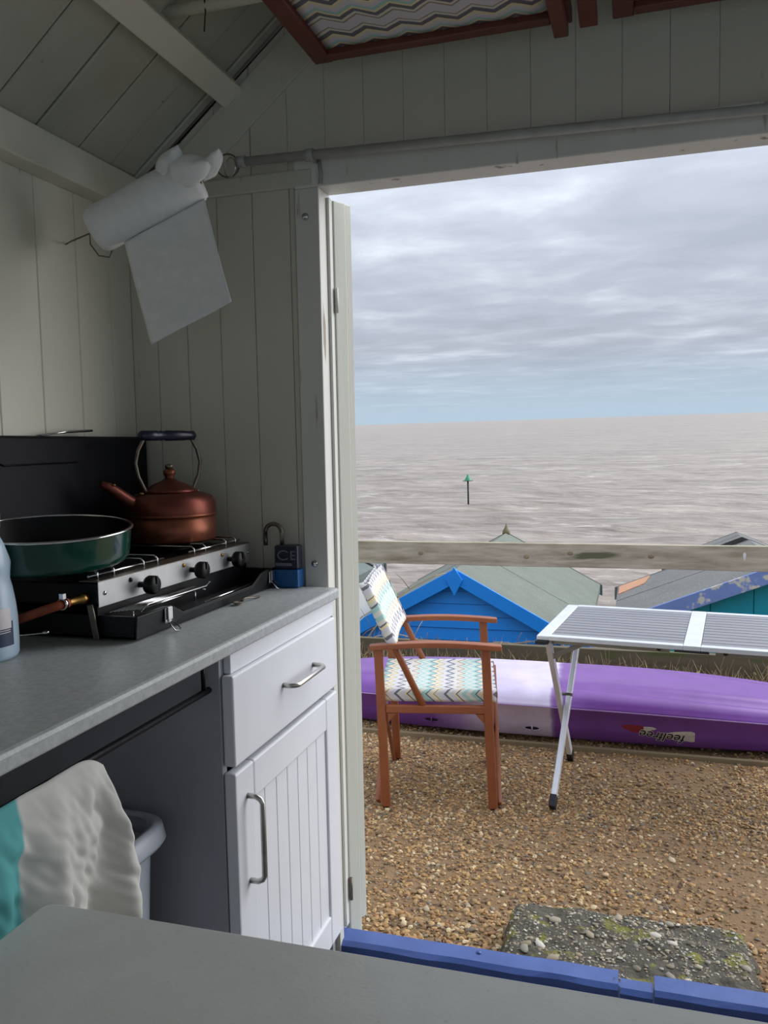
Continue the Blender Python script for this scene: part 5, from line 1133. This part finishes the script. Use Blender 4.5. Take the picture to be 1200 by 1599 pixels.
# ================================================================== BEACH HUTS BELOW
def hut(name, label, xr, zr, sl, hw, y0, y1, wall, barge, felt, zb, board_h=0.125, horizontal=True, overhang=0.10, seams=(0.5,), finial=False, diamond_=False, felt_th=0.02, bargew=0.14):
    t_ = thing(name, label, 'beach hut', (xr, (y0 + y1) / 2, zb))
    ww = hw - 0.10
    zt = lambda dx: zr - 0.05 - sl * abs(dx)
    # near gable boards
    if horizontal:
        z = zb
        k = 0
        while z < zr - 0.08:
            z1_ = z + board_h
            def wid(zz): return max(0.0, min(ww, (zr - 0.05 - zz) / sl))
            w0, w1 = wid(z), wid(min(z1_, zr - 0.06))
            if z > zr - 1.45:
                zz1 = min(z1_, zr - 0.06) - 0.006
                obj('gable_board', MB().add([(xr - w0, y0 - 0.010, z), (xr + w0, y0 - 0.010, z), (xr + w1, y0 + 0.006, zz1), (xr - w1, y0 + 0.006, zz1), (xr - w0, y0 + 0.02, z), (xr + w0, y0 + 0.02, z), (xr + w1, y0 + 0.02, zz1), (xr - w1, y0 + 0.02, zz1)], [(0, 1, 2, 3), (4, 7, 6, 5), (0, 4, 5, 1), (1, 5, 6, 2), (2, 6, 7, 3), (3, 7, 4, 0)]), wall, t_)
            z = z1_
        obj('gable_base', B(xr - ww, xr + ww, y0 + 0.021, y0 + 0.03, zb, zr - 0.05 - sl * ww), wall, t_)
    else:
        n_ = int(2 * ww / board_h)
        for k in range(n_):
            a, b = -ww + k * 2 * ww / n_ + 0.002, -ww + (k + 1) * 2 * ww / n_ - 0.002
            poly = [(xr + a, zb), (xr + b, zb), (xr + b, zt(b)), (xr + a, zt(a))]
            obj('gable_board', MB().prism(poly, y0, y0 + 0.02), wall, t_, bevel=0.003, seg=1)
    obj('side_wall', B(xr - ww - 0.02, xr - ww, y0 + 0.031, y1 - 0.02, zb, zt(ww)), wall, t_)
    obj('side_wall', B(xr + ww, xr + ww + 0.02, y0 + 0.031, y1 - 0.02, zb, zt(ww)), wall, t_)
    obj('rear_gable', MB().prism([(xr - ww, zb), (xr + ww, zb), (xr + ww, zt(ww)), (xr, zt(0)), (xr - ww, zt(ww))], y1 - 0.02, y1), wall, t_)
    cuts = [0.0] + list(seams) + [1.0]
    ya, yb_ = y0 - overhang, y1 + overhang
    for sg in (-1, 1):
        for i, (a, b) in enumerate(zip(cuts[:-1], cuts[1:])):
            lift = 0.004 * (i % 2)
            poly = [(xr, zr + lift), (xr + sg * hw, zr - sl * hw + lift), (xr + sg * hw, zr - sl * hw - felt_th), (xr, zr - felt_th)]
            obj('roof_felt', MB().prism(poly, ya + (yb_ - ya) * a - (0.03 if i else 0), ya + (yb_ - ya) * b), felt, t_)
        obj('eave_board', B(xr + sg * (hw - 0.025), xr + sg * hw, ya + 0.02, yb_ - 0.02, zr - sl * hw - felt_th - 0.075, zr - sl * hw - felt_th - 0.001), felt, t_)
        for y_ in (ya - 0.022, yb_):
            poly = [(xr, zr + 0.010), (xr + sg * (hw + 0.03), zr - sl * (hw + 0.03) + 0.010), (xr + sg * (hw + 0.03), zr - sl * (hw + 0.03) - bargew), (xr, zr - bargew)]
            obj('bargeboard', MB().prism(poly, y_, y_ + 0.022), barge if y_ < y0 else felt, t_, bevel=0.003, seg=1)
    if diamond_:
        obj('gable_diamond', MB().prism([(xr, zr + 0.03), (xr + 0.085, zr - 0.10), (xr, zr - 0.26), (xr - 0.085, zr - 0.10)], ya - 0.045, ya - 0.023), barge, t_, bevel=0.003, seg=1)
    if finial:
        obj('finial', MB().lathe([(0.055, zr - 0.02), (0.05, zr + 0.03), (0.022, zr + 0.075), (0.008, zr + 0.12), (0.0, zr + 0.14)], (xr, yb_ - 0.02, 0), 8), M['brass_green'], t_)
    return t_
M['brass_green'] = mat('weathered_finial', srgb(128, 120, 88), 0.7, c2=srgb(104, 100, 70), nscale=20, namt=0.7)
bh = hut('beach_hut', 'bright blue beach hut with green-grey felt roof below the fence', -1.700, 0.010, 0.548, 1.27, 8.10, 11.4, M['blue_hut'], M['blue_hut'], M['felt'], -2.6, finial=True, diamond_=True, seams=(0.37, 0.72))
th_ = hut('beach_hut', 'teal beach hut with peeling pale blue bargeboards behind the folding table', 1.085, 0.262, 0.40, 1.235, 7.08, 8.55, M['teal_hut'], M['lilac_barge'], M['felt_dark'], -2.4, horizontal=False, board_h=0.30, seams=(0.55,), bargew=0.12)
obj('bare_roof_patch', MB().add([(1.085 - 1.22, 8.61, 0.262 - 0.40 * 1.22 + 0.012), (1.085 - 0.92, 8.61, 0.262 - 0.40 * 0.92 + 0.012), (1.085 - 0.98, 8.27, 0.262 - 0.40 * 0.98 + 0.012), (1.085 - 1.22, 8.17, 0.262 - 0.40 * 1.22 + 0.012), (1.085 - 1.22, 8.61, 0.262 - 0.40 * 1.22 + 0.001), (1.085 - 0.92, 8.61, 0.262 - 0.40 * 0.92 + 0.001), (1.085 - 0.98, 8.27, 0.262 - 0.40 * 0.98 + 0.001), (1.085 - 1.22, 8.17, 0.262 - 0.40 * 1.22 + 0.001)], [(0, 1, 2, 3), (4, 7, 6, 5), (0, 4, 5, 1), (1, 5, 6, 2), (2, 6, 7, 3), (3, 7, 4, 0)]), M['osb'], th_)
lh = hut('beach_hut', 'white-sided beach hut with battened dark roof at the door edge', -4.42, 0.35, 0.48, 1.30, 7.6, 10.15, M['white_hut'], M['white_hut'], M['felt_green'], -2.6, seams=(0.3, 0.62))
for y_ in (7.9, 8.55, 9.2, 9.85):
    a, b = -4.40, -3.125
    z_ = lambda x_: 0.35 - 0.48 * abs(x_ + 4.42) + 0.012
    obj('roof_batten', MB().beam((a, y_, z_(a)), (b, y_, z_(b)), 0.035, 0.02), M['dark_timber'], lh)
# the half-seen hut further down: dark rake timbers, felt and bare board
fh = hut('beach_hut', 'distant hut gable with dark rake timbers above the top rail', 1.345, -0.02, 0.42, 0.95, 11.6, 12.0, M['felt_dark'], M['dark_timber'], M['felt_dark'], -3.0, seams=(0.5,), bargew=0.05, horizontal=False, board_h=0.8)
obj('bare_board', MB().prism([(1.37, -0.13), (1.40, -0.09), (1.75, -0.24), (1.75, -0.40), (1.37, -0.40)], 11.575, 11.596), M['osb'], fh)
obj('vent_hole', MB().prism([(1.28, -0.20), (1.36, -0.20), (1.37, -0.13), (1.31, -0.11), (1.27, -0.14)], 11.57, 11.598), M['gap'], fh)

# ================================================================== SEA MARKS
sp_ = thing('channel_marker', 'tall dark post with a green top standing in the sea', 'marker post', (-11.059, 56.917, -3.2))
P0 = Vector((-11.059, 56.917, -3.30)); 
obj('post', MB().tube([P0, P0 + UP * 2.35], 0.065, 10), M['pole_dark'], sp_)
tp = P0 + UP * 2.05
obj('green_topmark', MB().lathe([(0.30, 0.0), (0.24, 0.06), (0.03, 0.46), (0.0, 0.48)], tp, 12), M['pole_green'], sp_)
obj('cage_ring', MB().tube([tp + Vector((0.36 * math.cos(a * 0.5236), 0.36 * math.sin(a * 0.5236), 0.02)) for a in range(13)], 0.02, 6, cap=False), M['pole_dark'], sp_)
tag(obj('groyne_post', MB().beam((-11.296, 42.097, -3.7), (-11.296, 42.097, -3.36), 0.22, 0.22, (0, 1, 0)), M['pole_dark'], bevel=0.02), 'short dark post stump standing in the sea near the top rail', 'post')

# ================================================================== SCRUB ALONG THE FENCE
srs = random.Random(21)
def strand(p, d, ln, r_, curl, n=6):
    pts = [Vector(p)]; d = Vector(d).normalized()
    for i in range(n):
        d = (d + Vector((srs.uniform(-curl, curl), srs.uniform(-curl, curl), srs.uniform(-curl, curl) - 0.10))).normalized(); pts.append(pts[-1] + d * (ln / n))
    return pts
mb = MB()
for i in range(5200):
    x_ = srs.uniform(-2.3, 1.9); y_ = srs.uniform(4.70, 5.55); h_ = srs.uniform(0.12, 0.30)
    pts = strand((x_, y_, ZG - 0.02 - (0.1 if y_ > 5.2 else 0)), (srs.uniform(-.6, .6), srs.uniform(-.5, .5), 1.0), h_, 0, 0.30, 4)
    mb.tube(pts, [0.0030, 0.0028, 0.0022, 0.0016, 0.0008], 3, cap=False)
for i in range(2600):
    x_ = srs.uniform(-1.9, 1.5); y_ = srs.uniform(4.68, 4.97); h_ = srs.uniform(0.10, 0.24)
    pts = strand((x_, y_, ZG - 0.01), (srs.uniform(-1.2, 1.2), srs.uniform(-.5, .5), 0.9), h_, 0, 0.35, 4)
    mb.tube(pts, [0.0034, 0.0030, 0.0024, 0.0018, 0.0008], 3, cap=False)
gs = obj('dry_grass', mb, M['dry_stem'], recalc=False); tag(gs, 'tangle of dry grass and stems along the fence foot', 'grass', kind='stuff')
# arching bramble canes, countable
canes = [((-1.86, 5.25, -0.22), (0.7, -0.1, 1.0), 0.95), ((-1.95, 5.30, -0.2), (0.25, -0.1, 1.0), 0.70), ((-1.70, 5.35, -0.25), (-0.5, 0, 1.0), 0.70), ((-1.05, 5.3, -0.25), (-0.9, 0, 0.9), 0.85), ((-1.35, 5.3, -0.25), (0.95, 0, 0.9), 1.15), ((-0.35, 5.4, -0.25), (-0.9, 0, 0.8), 0.62), ((-0.42, 5.35, -0.25), (0.15, 0, 1.0), 0.46), ((-1.75, 5.3, -0.2), (0.9, 0, 0.55), 0.6)]
brl = ['arching bramble cane nearest the open door edge', 'upright bramble cane beside the chair back', 'bramble cane leaning left below the white hut', 'bramble cane arching left behind the chair arm', 'longest bramble cane arching behind the chair arm', 'bramble cane leaning towards the blue hut corner', 'thin upright bramble cane left of the table corner', 'low bramble cane trailing behind the chair']
for (p, d, ln), lbl in zip(canes, brl):
    c_ = thing('bramble', lbl, 'bramble', p, 0, 'bramble canes behind the fence')
    pts = strand(p, d, ln, 0, 0.16, 10)
    obj('cane', MB().tube(pts, [0.006 - 0.0004 * i for i in range(11)], 5), M['dry_stem'], c_)
    for k in range(5):
        q = pts[3 + k]; e_ = q + Vector((srs.uniform(-.12, .12), srs.uniform(-.06, .06), srs.uniform(0.0, .14)))
        obj('twig', MB().tube([q, (q + e_) / 2 + Vector((0, 0, 0.012)), e_], [0.0028, 0.0022, 0.001], 4), M['dry_stem'], c_)
mb = MB()
for i in range(900):
    x_ = srs.uniform(-2.2, 1.6); y_ = srs.uniform(4.74, 5.35); z_ = ZG + srs.uniform(0.03, 0.17); a = srs.uniform(0, 6.28); s_ = srs.uniform(0.008, 0.019)
    u_ = Vector((math.cos(a), math.sin(a), srs.uniform(-.5, .5))); v_ = Vector((-math.sin(a), math.cos(a), srs.uniform(-.4, .6)))
    p = Vector((x_, y_, z_)); mb.add([p - u_ * s_, p + v_ * s_ * 0.55, p + u_ * s_, p - v_ * s_ * 0.55], [(0, 1, 2), (0, 2, 3)], True)
tag(obj('scrub_leaves', mb, M['leaf'], recalc=False), 'small scattered green leaves in the dry grass by the fence', 'leaves', kind='stuff')
